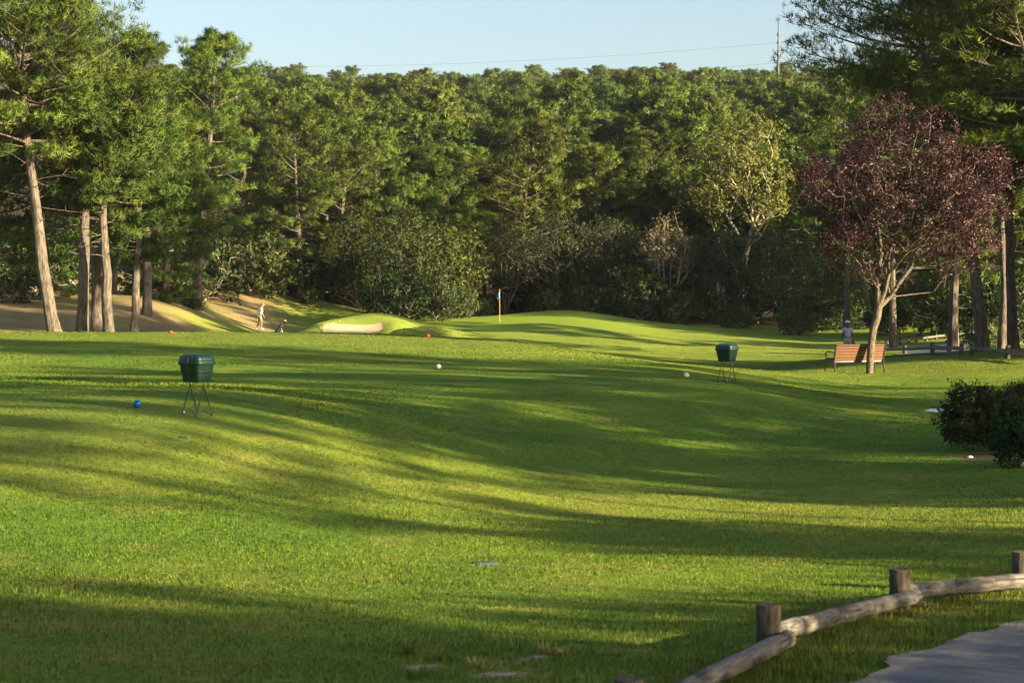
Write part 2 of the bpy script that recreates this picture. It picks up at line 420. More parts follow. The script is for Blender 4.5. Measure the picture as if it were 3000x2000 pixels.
FAR_PATH = [(p.x, p.y) for p in FAR_PATH]
def bare_mask(x, y):
    m = np.zeros(np.shape(x))
    for (u, v, sx, sy) in BARE:
        p = at(u, v, 1.0); k = hit(u, v)
        m = np.maximum(m, gauss(x, y, k.x, k.y, sx, sy))
    return sstep(0.42, 0.6, m + (fbm(x * 6, y * 6, 2) - 0.5) * 0.5)
BARE = [(1235, 1950, .13, .10), (1470, 1975, .10, .07), (1580, 1925, .10, .06), (820, 1992, .11, .05), (1120, 1715, .06, .06), (1985, 1925, .08, .07)]
MULCH = hit(2900, 1345)
def mulch_mask(x, y):
    return sstep(0.45, 0.6, gauss(x, y, MULCH.x + 0.6, MULCH.y + 0.55, 1.35, 1.15) + (fbm(x * 3, y * 3, 2) - 0.5) * 0.35)
def straw_mask(x, y):
    n = (fbm(x * 0.12 + 4, y * 0.12, 3) - 0.5)
    a = sstep(80, 90, y) * sstep(-13.0, -18.5, x + n * 7) * 0.95
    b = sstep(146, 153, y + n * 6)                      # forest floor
    c = sstep(66, 74, y) * sstep(19.5, 22.5, x + n * 5) * (1 - sstep(85, 100, y))
    d = sstep(22, 26, x - 0.05 * y + n * 5) * 0.7
    e = sstep(-24, -30, x + n * 6) * 0.5
    return np.clip(np.maximum.reduce([a, b, c, d, e]), 0, 1)
TEE1 = (-8.6, 31.0, 5.2, 5.6); TEE2 = (-1.2, 48.0, 6.6, 4.4); TEE3 = (-7.0, 67.0, 7.5, 4.6)
def tee_mask(x, y):
    m = np.zeros(np.shape(x))
    for cx, cy, a, b in (TEE1, TEE2, TEE3):
        r = (np.abs((x - cx) / a) ** 4 + np.abs((y - cy) / b) ** 4) ** 0.25
        m = np.maximum(m, 1 - sstep(0.93, 1.0, r))
    return m
def green_mask(x, y):
    r = np.hypot((x - px_x(1560, 134)) / 9.0, (y - 133.5) / 9.0)
    return 1 - sstep(0.9, 1.02, r + (fbm(x * 0.2, y * 0.2, 2) - 0.5) * 0.12)

def lawn_colour(x, y):
    """linear base colour of the turf and litter"""
    n1 = fbm(x * 0.35 + 2, y * 0.35, 3); n2 = fbm(x * 1.7, y * 1.7 + 8, 3); n3 = fbm(x * 0.08, y * 0.08 + 3, 2)
    lush = np.array([0.125, 0.228, 0.023]); mid = np.array([0.222, 0.312, 0.031]); dry = np.array([0.30, 0.30, 0.06])
    t = np.clip((n1 - 0.3) * 1.6, 0, 1)[..., None]
    c = lush * (1 - t) + mid * t
    dryf = np.clip((n2 - 0.54) * 2.0, 0, 0.45) + np.clip((n3 - 0.55) * 1.2, 0, 0.3)
    dryf = dryf + 0.30 * (1 - sstep(13, 19, y)) * np.clip(n2 * 1.5, 0, 1) + 0.45 * np.exp(-(seg_dist(x, y, [(0.56, 9.4), (1.58, 12.2), (2.79, 14.3), (3.95, 15.4)]) / 0.45) ** 2)
    d = np.clip(dryf, 0, 0.8)[..., None]
    c = c * (1 - d) + dry * d
    tm = tee_mask(x, y)[..., None]; c = c * (1 - tm) + (0.7 * c + 0.3 * np.array([0.12, 0.21, 0.028])) * tm
    gm = green_mask(x, y)[..., None]; c = c * (1 - gm) + np.array([0.20, 0.285, 0.034]) * gm
    far = sstep(52, 80, y)[..., None] * (1 - gm); c = c * (1 - far) + np.array([0.215, 0.285, 0.04]) * (0.8 + 0.4 * n1[..., None]) * far
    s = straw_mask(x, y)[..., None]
    sc = (np.array([0.31, 0.205, 0.115]) * t + np.array([0.225, 0.195, 0.085]) * (1 - t)) * (0.7 + 0.6 * n2[..., None])
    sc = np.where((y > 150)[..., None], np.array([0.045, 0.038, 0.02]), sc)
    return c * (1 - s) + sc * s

def ground_material():
    m, nt, out = new_mat('turf_ground')
    p = N(nt, 'ShaderNodeBsdfPrincipled'); p.inputs['Roughness'].default_value = 0.95; p.inputs['Specular IOR Level'].default_value = 0.1
    c = attr(nt); n1 = noise(nt, 9.0, 6, 0.75); n2 = noise(nt, 60.0, 3, 0.7)
    c = mixc(nt, 1.0, c, ramp(nt, n1, [(0.3, (0.6, 0.62, 0.6)), (0.7, (1.3, 1.25, 1.2))]), 'MULTIPLY')
    nt.links.new(c, p.inputs['Base Color'])
    nt.links.new(bump(nt, n2, 0.5, 0.03), p.inputs['Normal'])
    nt.links.new(p.outputs[0], out.inputs[0]); return m
M['ground'] = ground_material()

ys = [-40.0]
while ys[-1] < 900: 
    y = ys[-1]
    ys.append(y + (max(0.16, 0.0085 * abs(y)) if 6 < y < 160 else (1.2 if y <= 6 else 0.02 * y)))
ys = np.array(ys); ss = np.linspace(-1, 1, 271); ss = np.sign(ss) * (0.55 * np.abs(ss) + 0.45 * np.abs(ss) ** 3)
XX = ss[None, :] * (26 + 0.62 * np.abs(ys))[:, None]; YY = np.repeat(ys[:, None], len(ss), 1)
ZZ = H(XX, YY)
V = np.stack([XX.ravel(), YY.ravel(), ZZ.ravel()], 1)
nr, nc = XX.shape
idx = np.arange(nr * nc).reshape(nr, nc)
Fq = np.stack([idx[:-1, :-1].ravel(), idx[:-1, 1:].ravel(), idx[1:, 1:].ravel(), idx[1:, :-1].ravel()], 1)
me = mesh_np('ground', V, Fq, True)
gc = lawn_colour(V[:, 0], V[:, 1])
b_ = bare_mask(V[:, 0], V[:, 1])[:, None]; gc = gc * (1 - b_) + np.array([0.42, 0.34, 0.24]) * b_
mu = mulch_mask(V[:, 0], V[:, 1])[:, None]; gc = gc * (1 - mu) + np.array([0.09, 0.06, 0.045]) * mu
# soil shows between the blades near the camera
soil = (0.8 + 0.2 * sstep(60, 110, V[:, 1]))[:, None]
gc = np.where(b_ + mu > 0.5, gc, gc * soil)
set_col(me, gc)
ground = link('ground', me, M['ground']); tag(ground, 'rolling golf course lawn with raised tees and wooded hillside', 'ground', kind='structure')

def sheet(name, mask_fn, x0, x1, y0, y1, step, lift, mat, col_fn=None, keep=0.0):
    """thin surface draped over the ground where mask_fn > 0"""
    gx = np.arange(x0, x1 + step, step); gy = np.arange(y0, y1 + step, step)
    X, Y = np.meshgrid(gx, gy); K = mask_fn(X, Y) > keep
    Z = H(X, Y) + lift
    id_ = np.arange(X.size).reshape(X.shape)
    q = K[:-1, :-1] & K[1:, :-1] & K[:-1, 1:] & K[1:, 1:]
    Fq = np.stack([id_[:-1, :-1][q], id_[:-1, 1:][q], id_[1:, 1:][q], id_[1:, :-1][q]], 1)
    V = np.stack([X.ravel(), Y.ravel(), Z.ravel()], 1)
    used = np.unique(Fq); mp = -np.ones(len(V), int); mp[used] = np.arange(len(used))
    me = mesh_np(name, V[used], mp[Fq], True)
    if col_fn is not None: set_col(me, col_fn(V[used][:, 0], V[used][:, 1]))
    return link(name, me, mat)
def asphalt_material():
    m, nt, out = new_mat('worn_asphalt')
    p = N(nt, 'ShaderNodeBsdfPrincipled'); p.inputs['Roughness'].default_value = 0.85; p.inputs['Specular IOR Level'].default_value = 0.3
    c = attr(nt); n1 = noise(nt, 90.0, 3, 0.8); n2 = noise(nt, 3.0, 5, 0.7)
    c = mixc(nt, 1.0, c, ramp(nt, n1, [(0.32, (0.45, 0.45, 0.45)), (0.68, (1.6, 1.6, 1.6))]), 'MULTIPLY')
    c = mixc(nt, 1.0, c, ramp(nt, n2, [(0.3, (0.75, 0.75, 0.78)), (0.7, (1.2, 1.18, 1.15))]), 'MULTIPLY')
    nt.links.new(c, p.inputs['Base Color']); nt.links.new(bump(nt, n1, 0.7, 0.01), p.inputs['Normal'])
    nt.links.new(p.outputs[0], out.inputs[0]); return m
M['asphalt'] = asphalt_material()
def asph_col(x, y):
    d = path_d(x, y); t = sstep(0.05, 0.42, d + (fbm(x * 5, y * 5, 3) - 0.5) * 0.6)[..., None]
    return np.array([0.30, 0.245, 0.19]) * (1 - t) + np.array([0.115, 0.12, 0.128]) * t
pth = sheet('path', path_d, -1, 7, 8.5, 16.8, 0.03, 0.02, M['asphalt'], asph_col)
tag(pth, 'grey asphalt path with crumbling sandy edge beside the near log fence', 'path', kind='structure')
fx = [p[0] for p in FAR_PATH]; fy = [p[1] for p in FAR_PATH]
fpth = sheet('path', lambda x, y: in_poly(x, y, FAR_PATH) * 1.0, min(fx) - 1, max(fx) + 1, min(fy) - 1, max(fy) + 1, 0.25, 0.03, M['asphalt'],
             lambda x, y: np.tile(np.array([[0.14, 0.145, 0.155]]), (len(x), 1)), 0.5)
tag(fpth, 'curving asphalt cart path between the far log fences', 'path', kind='structure')
bk = sheet('bunker', lambda x, y: 1.0 - bunker_mask(x, y), BUNK[0] - 4, BUNK[0] + 4, BUNK[1] - 4, BUNK[1] + 4, 0.12, 0.015, M['sand'])
tag(bk, 'pale sand bunker hollowed beside the putting green', 'bunker', kind='structure')

# ------------------------------------------------------------------ tree builders
def nrm(v): return v / (np.linalg.norm(v, axis=-1, keepdims=True) + 1e-9)
def soft_normals(me, V, Fc, Nv):
    """shade foliage by the rounded surface of its clump instead of by each single needle"""
    at_ = me.attributes.new('custom_normal', 'FLOAT_VECTOR', 'POINT'); at_.data.foreach_set('vector', np.asarray(Nv, np.float32).ravel())
    me.polygons.foreach_set('use_smooth', np.ones(len(me.polygons), bool)); me.update()
def spray_mesh(name, P, D, S, C, k, ln, wd, spread, rg, quad=False, tipgain=1.2, NP=None, soft=0.88):
    """k thin needles (or leaves) round every point of P; NP: outward direction of the clump at each point"""
    Pr = np.repeat(P, k, 0); Dr = np.repeat(D, k, 0); Sr = np.repeat(S, k); Cr = np.repeat(C, k, 0)
    v = nrm(Dr * (1 - spread) + rg.normal(0, 1, Pr.shape) * spread)
    side = nrm(np.cross(v, rg.normal(0, 1, Pr.shape)))
    L = ln * Sr * rg.uniform(0.7, 1.25, len(Pr)); W = wd * Sr * rg.uniform(0.7, 1.3, len(Pr))
    o = Pr + rg.normal(0, 1, Pr.shape) * (0.25 * ln * Sr)[:, None]
    g = rg.uniform(0.92, 1.08, len(Pr))[:, None]
    gn = np.cross(side, v)
    if NP is not None:
        Nr = nrm(np.repeat(NP, k, 0) * soft + v * 0.30 + gn * 0.0)
        side = np.where((np.einsum('ij,ij->i', gn, Nr) < 0)[:, None], -side, side); gn = np.cross(side, v)
        Nr = nrm(Nr * soft + gn * (1 - soft))
    if quad:
        a = o; b = o + v * (L * .5)[:, None] + side * W[:, None] * .5 + gn * (L * .08)[:, None]
        c = o + v * L[:, None]; d = o + v * (L * .5)[:, None] - side * W[:, None] * .5 + gn * (L * .08)[:, None]
        V = np.stack([a, b, c, d], 1).reshape(-1, 3); Fq = np.arange(len(V)).reshape(-1, 4)
        cols = np.repeat(Cr * g, 4, 0)
    else:
        a = o - side * W[:, None] * .5; b = o + side * W[:, None] * .5; c = o + v * L[:, None]
        V = np.stack([a, b, c], 1).reshape(-1, 3); Fq = np.arange(len(V)).reshape(-1, 3)
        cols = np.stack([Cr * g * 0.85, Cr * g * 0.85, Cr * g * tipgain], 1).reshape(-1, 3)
    me = mesh_np(name, V, Fq); set_col(me, np.clip(cols, 0, 1))
    if NP is not None: soft_normals(me, V, Fq, np.repeat(Nr, 4 if quad else 3, 0))
    return me

PINE_D = np.array([0.026, 0.058, 0.013]); PINE_L = np.array([0.128, 0.178, 0.024]); PINE_DEAD = np.array([0.11, 0.08, 0.04])
def bez(p0, p1, p2, n):
    t = np.linspace(0, 1, n)[:, None]
    return (1-t)**2 * p0 + 2*t*(1-t) * p1 + t*t * p2
def make_pine(seed, path, r0, base, R, nb=46, sub=6, tpt=7, k=12, ln=0.23, wd=0.036, dead=8, prof=None, sides=9, shift=(0, 0), droop=0.0):
    """returns (trunk mesh, limbs mesh, crown mesh).  path: trunk polyline, base: crown base height, R: crown radius"""
    rg = np.random.default_rng(seed)
    path = np.asarray(path, float)
    d = np.concatenate([[0], np.cumsum(np.linalg.norm(np.diff(path, axis=0), axis=1))])
    ts = np.linspace(0, d[-1], 15)
    tr = np.stack([np.interp(ts, d, path[:, i]) for i in range(3)], 1)
    for _ in range(2): tr[1:-1] = 0.25 * tr[:-2] + 0.5 * tr[1:-1] + 0.25 * tr[2:]
    tr[1:, :2] += np.cumsum(rg.normal(0, 0.035, (14, 2)), 0)
    Ht = tr[-1, 2]; f = ts / ts[-1]
    rad = r0 * (1 - f) ** 0.75 * 0.92 + 0.03; rad[0] *= 1.28; rad[1] *= 1.04
    tb = MB().tube(tr, rad, sides, True, 0.05, rg)
    lb = MB(); P = []; D = []; S = []; C = []; NP = []
    if prof is None: prof = lambda t: (0.62 + 0.38 * math.sin(min(1, t / 0.45) * math.pi / 2)) if t < 0.45 else max(0.22, math.cos((t - 0.45) / 0.55 * math.pi / 2) ** 0.5)
    az = rg.uniform(0, 6.28)
    def trunk_at(z):
        return np.array([np.interp(z, tr[:, 2], tr[:, 0]), np.interp(z, tr[:, 2], tr[:, 1]), z])
    for i in range(nb):
        t = (i + rg.uniform(0, 1)) / nb
        z = base + (Ht - base) * (t ** 0.9) * 0.985
        az += 2.4 + rg.normal(0, 0.35)
        Lb = R * prof(t) * rg.uniform(0.62, 1.12)
        el = math.radians(-8 - droop + 58 * t ** 1.3 + rg.normal(0, 9))
        dirh = np.array([math.cos(az), math.sin(az), 0])
        p0 = trunk_at(z); 
        tip = p0 + dirh * Lb * math.cos(el) + np.array([shift[0] * Lb, shift[1] * Lb, Lb * math.sin(el) + 0.14 * Lb])
        mid = p0 + (tip - p0) * 0.5 - np.array([0, 0, 0.10 * Lb]) + rg.normal(0, 0.07 * Lb, 3)
        bz = bez(p0, mid, tip, 6)
        rb = max(0.018, 0.035 * Lb / 2.0 * (1.3 - 0.6 * t))
        lb.tube(bz, np.linspace(rb, 0.010, 6), 5, False)
        shade = rg.uniform(0, 1)
        for s in range(sub):
            q = 0.30 + 0.70 * (s + rg.uniform(0.2, 0.9)) / sub
            j = min(4, int(q * 5)); o = bz[j] + (bz[j+1] - bz[j]) * (q * 5 - j)
            tan = nrm(bz[j+1] - bz[j]); sidev = nrm(np.cross(tan, [0, 0, 1])) * (1 if s % 2 else -1)
            Ls = Lb * rg.uniform(0.20, 0.42) * (1.2 - 0.5 * q)
            e = o + (tan * 0.7 + sidev * rg.uniform(0.35, 1.0) + np.array([0, 0, rg.uniform(0.0, 0.45)])) * Ls
            lb.tube(np.array([o, (o + e) / 2 + [0, 0, -0.03 * Ls], e]), [0.012, 0.009, 0.006], 3, False)
            m = tpt + int(rg.integers(-2, 3))
            pr = 0.30 + 0.10 * Lb                            # rounded, flattened pad of needle tufts at the twig end
            dv = nrm(rg.normal(0, 1, (m, 3))); dv[:, 2] = np.where(dv[:, 2] < -0.2, -dv[:, 2], dv[:, 2])
            pp = e + dv * (rg.uniform(0.35, 1.0, m) * pr)[:, None] * np.array([1.15, 1.15, 0.62]) - nrm(e - o) * (rg.uniform(0, 0.45, m) * Ls)[:, None]
            NP.append(nrm(dv * 0.8 + nrm(pp - p0) * 0.25 + [0, 0, 0.25]))
            P.append(pp); D.append(nrm(dv * 0.7 + nrm(e - o) * 0.3 + np.array([0, 0, 0.45])))
            S.append(rg.uniform(0.75, 1.2, m))
            w = np.clip(rg.normal(0.45 + 0.35 * (shade - 0.5) + 0.25 * (rg.uniform() - .5), 0.12, m), 0, 1)[:, None]
            cc = PINE_D * (1 - w) + PINE_L * w
            dd = rg.uniform(0, 1, m) < 0.012
            cc[dd] = PINE_DEAD
            C.append(cc)
    # leader tufts
    m = tpt * 4; pp = tr[-1] + rg.normal(0, 1, (m, 3)) * [0.30, 0.30, 0.22]
    NP.append(nrm(pp - tr[-1] + [0, 0, .15])); P.append(pp); D.append(np.tile([0, 0, 1.0], (m, 1))); S.append(np.ones(m)); C.append(np.tile((PINE_D + PINE_L) / 2, (m, 1)))
    for i in range(dead):                                  # bare grey branches under the crown
        z = base * rg.uniform(0.55, 1.0) + rg.uniform(0, 0.3) * (Ht - base); a = rg.uniform(0, 6.28); Lb = R * rg.uniform(0.2, 0.55)
        p0 = trunk_at(z); tip = p0 + np.array([math.cos(a) * Lb, math.sin(a) * Lb, rg.uniform(-0.25, 0.3) * Lb])
        bz = bez(p0, (p0 + tip) / 2 + rg.normal(0, 0.1 * Lb, 3), tip, 6)
        lb.tube(bz, np.linspace(0.022, 0.006, 6), 4, False)
        for s in range(4):
            j = int(rg.integers(2, 6)); e = bz[j] + rg.normal(0, 0.16 * Lb, 3) + nrm(tip - p0) * 0.2 * Lb
            lb.tube(np.array([bz[j], e]), [0.012, 0.005], 3, False)
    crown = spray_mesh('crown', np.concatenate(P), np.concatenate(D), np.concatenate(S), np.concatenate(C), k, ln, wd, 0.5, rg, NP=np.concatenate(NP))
    t_ = tb.mesh('trunk'); t_.materials.append(M['bark'])
    l_ = lb.mesh('limbs'); l_.materials.append(M['bark'])
    crown.materials.append(M['needle'])
    return t_, l_, crown

def mst_skeleton(rg, stems, targets, bf=0.45):
    """grow a branching skeleton from stem nodes through target points.  returns nodes, parent, radius weights"""
    nodes = []; par = []; plen = []
    for st in stems:                                       # each stem: list of points; first may join an existing node index
        prev = st[0] if isinstance(st[0], int) else -1
        for p in (st[1:] if isinstance(st[0], int) else st):
            p = np.asarray(p, float)
            plen.append((plen[prev] + np.linalg.norm(p - nodes[prev])) if prev >= 0 else 0.0)
            nodes.append(p); par.append(prev); prev = len(nodes) - 1
    first = len(nodes)
    T = np.asarray(targets, float); left = np.ones(len(T), bool)
    best = np.full(len(T), 1e9); bi = np.zeros(len(T), int)
    def relax(i):
        d = np.linalg.norm(T - nodes[i], axis=1); c = d + bf * plen[i]
        c = c + (T[:, 2] < nodes[i][2] - 0.05) * d * 0.8   # growing downwards costs more
        m = c < best; best[m] = c[m]; bi[m] = i
    for i in range(1, first): relax(i)
    for _ in range(len(T)):
        cand = np.where(left, best, 1e9); j = int(np.argmin(cand)); left[j] = False
        p = bi[j]; plen.append(plen[p] + np.linalg.norm(T[j] - nodes[p])); nodes.append(T[j]); par.append(p); relax(len(nodes) - 1)
    n = len(nodes); w = np.ones(n)
    kids = np.zeros(n, int)
    for i in range(n - 1, -1, -1):
        if par[i] >= 0: kids[par[i]] += 1
    order = np.argsort(-np.array(plen))
    w = np.where(kids == 0, 1.0, 0.0)
    for i in order:
        if par[i] >= 0: w[par[i]] += w[i]
    return np.array(nodes), np.array(par), w, kids
def skeleton_mesh(name, nodes, par, w, r_tip, r_max, sides=5, ex=0.5):
    r = r_tip * np.maximum(w, 1) ** ex; r = np.minimum(r, r_max)
    V = []; Fc = []; n = 0
    for i in range(len(nodes)):
        p = par[i]
        if p < 0: continue
        a, b = nodes[p], nodes[i]; t = nrm(b - a)
        u = nrm(np.cross(t, [0.3, 0.9, 0.2] if abs(t[2]) > 0.8 else [0, 0, 1])); v = np.cross(t, u)
        s = 8 if r[i] > 0.06 else (sides if r[i] > r_tip * 1.6 else 3)
        ang = np.arange(s) * 2 * np.pi / s
        ring = np.cos(ang)[:, None] * u + np.sin(ang)[:, None] * v
        ra = min(r[p], r[i] * 1.5)
        V += [a - t * ra * 0.3 + ring * ra, b + ring * r[i]]
        Fc += [(n+j, n+(j+1)%s, n+s+(j+1)%s, n+s+j) for j in range(s)]; n += 2 * s
    me = bpy.data.meshes.new(name); me.from_pydata(np.concatenate(V).tolist(), [], Fc)
    me.polygons.foreach_set('use_smooth', np.ones(len(me.polygons), bool)); me.update(); return me

def lumpy(rg, n, c, rad, shell=0.45, lump=0.25, zmin=-1.0):
    """points in a lumpy ellipsoid, denser to the outside"""
    out = []
    ph = rg.uniform(0, 6.28, 6)
    while len(out) < n:
        v = nrm(rg.normal(0, 1, 3))
        if v[2] < zmin: continue
        r = 1 - shell + shell * rg.uniform(0, 1) ** 0.6 if rg.uniform() < 0.75 else rg.uniform(0.3, 1)
        l = 1 + lump * (math.sin(3 * v[0] + ph[0]) * math.sin(3 * v[1] + ph[1]) + 0.6 * math.sin(6 * v[2] + ph[2]) * math.sin(5 * v[0] + ph[3]) + 0.5 * math.sin(9 * v[0] + ph[4]) * math.sin(9 * v[1] + 7 * v[2] + ph[5]))
        out.append(np.array(c) + v * np.array(rad) * r * l)
    return np.array(out)

def make_leafy(seed, stems, c, rad, ntar, per, k, ln, wd, colA, colB, r_tip=0.008, r_max=0.2, bark='bark_pale', leafmat='leaf',
               bf=0.45, cluster=0.22, shell=0.45, lump=0.22, zmin=-0.6, up=0.4, quad=True, bare_low=None, spread=0.6):
    rg = np.random.default_rng(seed)
    T = lumpy(rg, ntar, c, rad, shell, lump, zmin)
    nodes, par, w, kids = mst_skeleton(rg, stems, T, bf)
    tm = skeleton_mesh('trunk', nodes, par, w, r_tip, r_max); tm.materials.append(M[bark])
    sel = np.where((kids <= 1) & (np.arange(len(nodes)) >= len(nodes) - ntar))[0]
    if bare_low is not None:
        pr = np.array([bare_low(nodes[i]) for i in sel]); sel = sel[rg.uniform(0, 1, len(sel)) > pr]
    reps = np.repeat(sel, per)
    a = rg.uniform(0, 1, len(reps))[:, None]
    base = nodes[reps] * (1 - a * 0.6) + nodes[par[reps]] * a * 0.6
    P = base + rg.normal(0, cluster, base.shape)
    out = nrm(P - np.array(c)) * 0.5 + np.array([0, 0, up])
    g = np.clip(rg.normal(0.5, 0.28, len(P)), 0, 1)[:, None]
    C = np.array(colA) * (1 - g) + np.array(colB) * g
    NPn = nrm(nrm(P - base) * 0.8 + nrm(P - np.array(c)) * 0.6 + [0, 0, 0.2])
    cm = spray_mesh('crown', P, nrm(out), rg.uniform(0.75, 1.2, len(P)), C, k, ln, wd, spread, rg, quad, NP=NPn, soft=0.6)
    cm.materials.append(M[leafmat])
    return tm, cm

def place(name, meshes, loc, rz=0.0, sc=1.0, label=None, cat='tree', group=None, names=None):
    o = empty(name, loc, rz, label, cat, group); o.scale = (sc, sc, sc) if np.isscalar(sc) else sc
    nm = names or (['trunk', 'limbs', 'crown'] if len(meshes) == 3 else ['trunk', 'crown'])
    for m, n in zip(meshes, nm):
        c_ = link(n, m, None, o)
        if n in ('limbs', 'crown', 'foliage', 'branches'): c_['kind'] = 'stuff'
    return o

# ------------------------------------------------------------------ individual pines
def pine_px(name, u, Y, pts_px, r0, base_v, R, seed, label, group=None, **kw):
    """pine with its trunk traced through picture points (u, v) at distance Y"""
    g = onground(u, Y)
    P = [(0, 0, -0.25)]
    for (a, b) in pts_px:
        q = at(a, b, Y); P.append((q.x - g.x, random.uniform(-.2, .2), q.z - g.z))
    bz = at(u, base_v, Y).z - g.z
    return place(name, make_pine(seed, P, r0, bz, R, **kw), g, 0, 1, label, 'tree', group)
GL = 'pines at the edge of the straw bank'
pine_px('pine_tree', 165, 81, [(130, 800), (100, 620), (85, 440), (70, 250), (60, 60), (60, -60)], 0.27, 450, 4.2, 101,
        'tall pine leaning left, thickest trunk at the left edge', GL, nb=98, sub=7, tpt=13, dead=24)
pine_px('pine_tree', 237, 84, [(243, 800), (250, 620), (235, 400), (190, 180), (160, 60)], 0.25, 640, 2.7, 102,
        'straight pine just right of the leaning pine', GL, nb=52, sub=7, tpt=13, dead=10)
pine_px('pine_tree', 283, 88, [(280, 800), (275, 620), (285, 420), (290, 320), (285, 230)], 0.25, 640, 2.7, 103,
        'dark trunked pine tucked behind the forked pine', GL, nb=50, sub=7, tpt=13, dead=8)
pine_px('pine_tree', 318, 83, [(310, 820), (292, 680), (290, 560), (325, 440), (360, 360), (370, 320)], 0.24, 600, 2.7, 104,
        'pale barked forked pine, fourth trunk from the left edge', GL, nb=50, sub=7, tpt=13, dead=16)
pine_px('pine_tree', 392, 86, [(390, 850), (392, 720), (400, 600), (430, 430), (440, 380)], 0.19, 770, 2.5, 105,
        'slimmer pine with foliage hanging low on its trunk', GL, nb=46, sub=7, tpt=13, dead=8)
pine_px('pine_tree', 430, 104, [(425, 700), (400, 500), (395, 300), (395, 118)], 0.25, 660, 2.2, 106,
        'pine with a rounded dome top standing clear against the sky', GL, nb=60, sub=7, tpt=13)
pine_px('pine_tree', 572, 117, [(582, 780), (598, 640), (612, 500), (622, 360), (630, 200), (640, 118)], 0.30, 700, 3.0, 107,
        'tallest domed pine with bare trunk on the straw bank', GL, nb=66, sub=7, tpt=13, dead=14)
pine_px('pine_tree', 478, 114, [(480, 700), (482, 500), (484, 400), (480, 330)], 0.20, 905, 3.2, 108,
        'bushy pine between the two domed pines', GL, droop=14, nb=72, sub=7, tpt=13)
pine_px('pine_tree', -30, 90, [(-20, 700), (0, 500), (20, 350)], 0.22, 800, 3.4, 109, 'low bushy pine cut by the left picture edge', GL, nb=50, sub=7, tpt=13, k=6, wd=0.07)
pine_px('pine_tree', 690, 152, [(700, 700), (715, 500), (725, 400), (730, 330)], 0.22, 905, 3.6, 110,
        'bushy pine right of the tallest domed pine', GL, droop=14, nb=72, sub=7, tpt=13, dead=14)
pine_px('pine_tree', 800, 156, [(810, 700), (800, 500), (810, 380), (805, 290)], 0.22, 860, 3.4, 111,
        'pine behind the golfer with broken grey branches', GL, nb=56, sub=7, tpt=13, k=6, wd=0.07, dead=20)
pine_px('pine_tree', 130, 108, [(130, 700), (120, 450), (110, 130)], 0.24, 860, 3.6, 112, 'bushy pine behind the leaning pine', GL, nb=50, sub=7, tpt=13, k=6, wd=0.07)
pine_px('pine_tree', 330, 120, [(330, 700), (320, 500), (310, 300)], 0.24, 780, 3.6, 113, 'shaded pine deep behind the straw bank trunks', GL, nb=50, sub=7, tpt=13, k=6, wd=0.07)

GR = 'pines beside the cart path'
pine_px('pine_tree', 2882, 75, [(2872, 900), (2845, 740), (2815, 600), (2770, 430), (2730, 290), (2695, 150), (2660, 20), (2640, -120)], 0.24, 420, 4.1, 121,
        'dark leaning pine behind the rail, sweeping up left over the plum tree', GR, nb=74, sub=7, tpt=12, dead=16, shift=(-.10, 0))
pine_px('pine_tree', 2972, 80, [(2970, 800), (2968, 500), (2975, 250), (2980, -80)], 0.21, 560, 3.9, 122,
        'straight dark pine nearest the right picture edge', GR, nb=84, sub=7, tpt=13, dead=16)
pine_px('pine_tree', 2937, 96, [(2940, 850), (2935, 650), (2900, 350), (2880, 100)], 0.19, 640, 3.6, 123,
        'slim sunlit trunk pine between the two dark pines', GR, nb=52, sub=7, tpt=13)
pine_px('pine_tree', 2800, 112, [(2800, 800), (2790, 650), (2800, 430)], 0.2, 850, 3.4, 124, 'dense pine behind the purple tree', GR, nb=54, sub=7, tpt=13, k=6, wd=0.07)
pine_px('pine_tree', 2620, 118, [(2620, 700), (2620, 450), (2630, 190)], 0.22, 760, 3.6, 125, 'dark pine directly behind the purple crown', GR, nb=54, sub=7, tpt=13)
pine_px('pine_tree', 2480, 135, [(2480, 700), (2470, 450), (2480, 225)], 0.22, 760, 3.4, 126, 'dark pine left of the purple crown', GR, nb=54, sub=7, tpt=13, k=6, wd=0.07)
pine_px('pine_tree', 3060, 70, [(3050, 700), (3040, 400), (3010, 100), (3000, -150)], 0.24, 520, 4.0, 127, 'pine just outside the right edge', GR, nb=84, sub=7, tpt=13)
pine_px('pine_tree', 2790, 92, [(2800, 700), (2810, 400), (2830, 100), (2840, -80)], 0.22, 430, 3.8, 129, 'tall dark pine between the leaning pine and the right edge', GR, nb=80, sub=7, tpt=13)
pine_px('pine_tree', 3040, 98, [(3040, 700), (3050, 300), (3040, 60)], 0.22, 760, 3.8, 128, 'broad pine at the right edge behind the fence', GR, nb=52, sub=7, tpt=13, k=6, wd=0.07)

# pine prototypes for the wood
def straight(h, rg, lean=0.6):
    return [(0, 0, -0.4), (rg.uniform(-lean, lean) * .4, rg.uniform(-lean, lean) * .4, h * .5), (rg.uniform(-lean, lean), rg.uniform(-lean, lean), h)]
rg0 = np.random.default_rng(5)
EDGE = [make_pine(200 + i, straight(h, rg0, 0.9), 0.22, h * b, R, nb=nb, sub=7, tpt=12, k=11, ln=0.24, wd=0.050, dead=dd)
        for i, (h, b, R, nb, dd) in enumerate([(13, .14, 3.7, 60, 6), (14, .24, 3.3, 56, 14), (11.5, .10, 3.9, 56, 6), (13.5, .42, 3.6, 46, 22), (12, .18, 3.9, 58, 10)])]
TALL = [make_pine(270 + i, straight(13, rg0, 0.5), 0.2, 13 * .60, R, nb=24, sub=6, tpt=6, k=7, ln=0.30, wd=0.06, dead=5) for i, R in enumerate((3.0, 2.6))]
THIN = [make_pine(250 + i, straight(h, rg0, 0.6), 0.2, h * .38, R, nb=34, sub=6, tpt=6, k=7, ln=0.30, wd=0.06, dead=10) for i, (h, R) in enumerate([(13, 3.0), (13, 3.4), (13, 2.7)])]
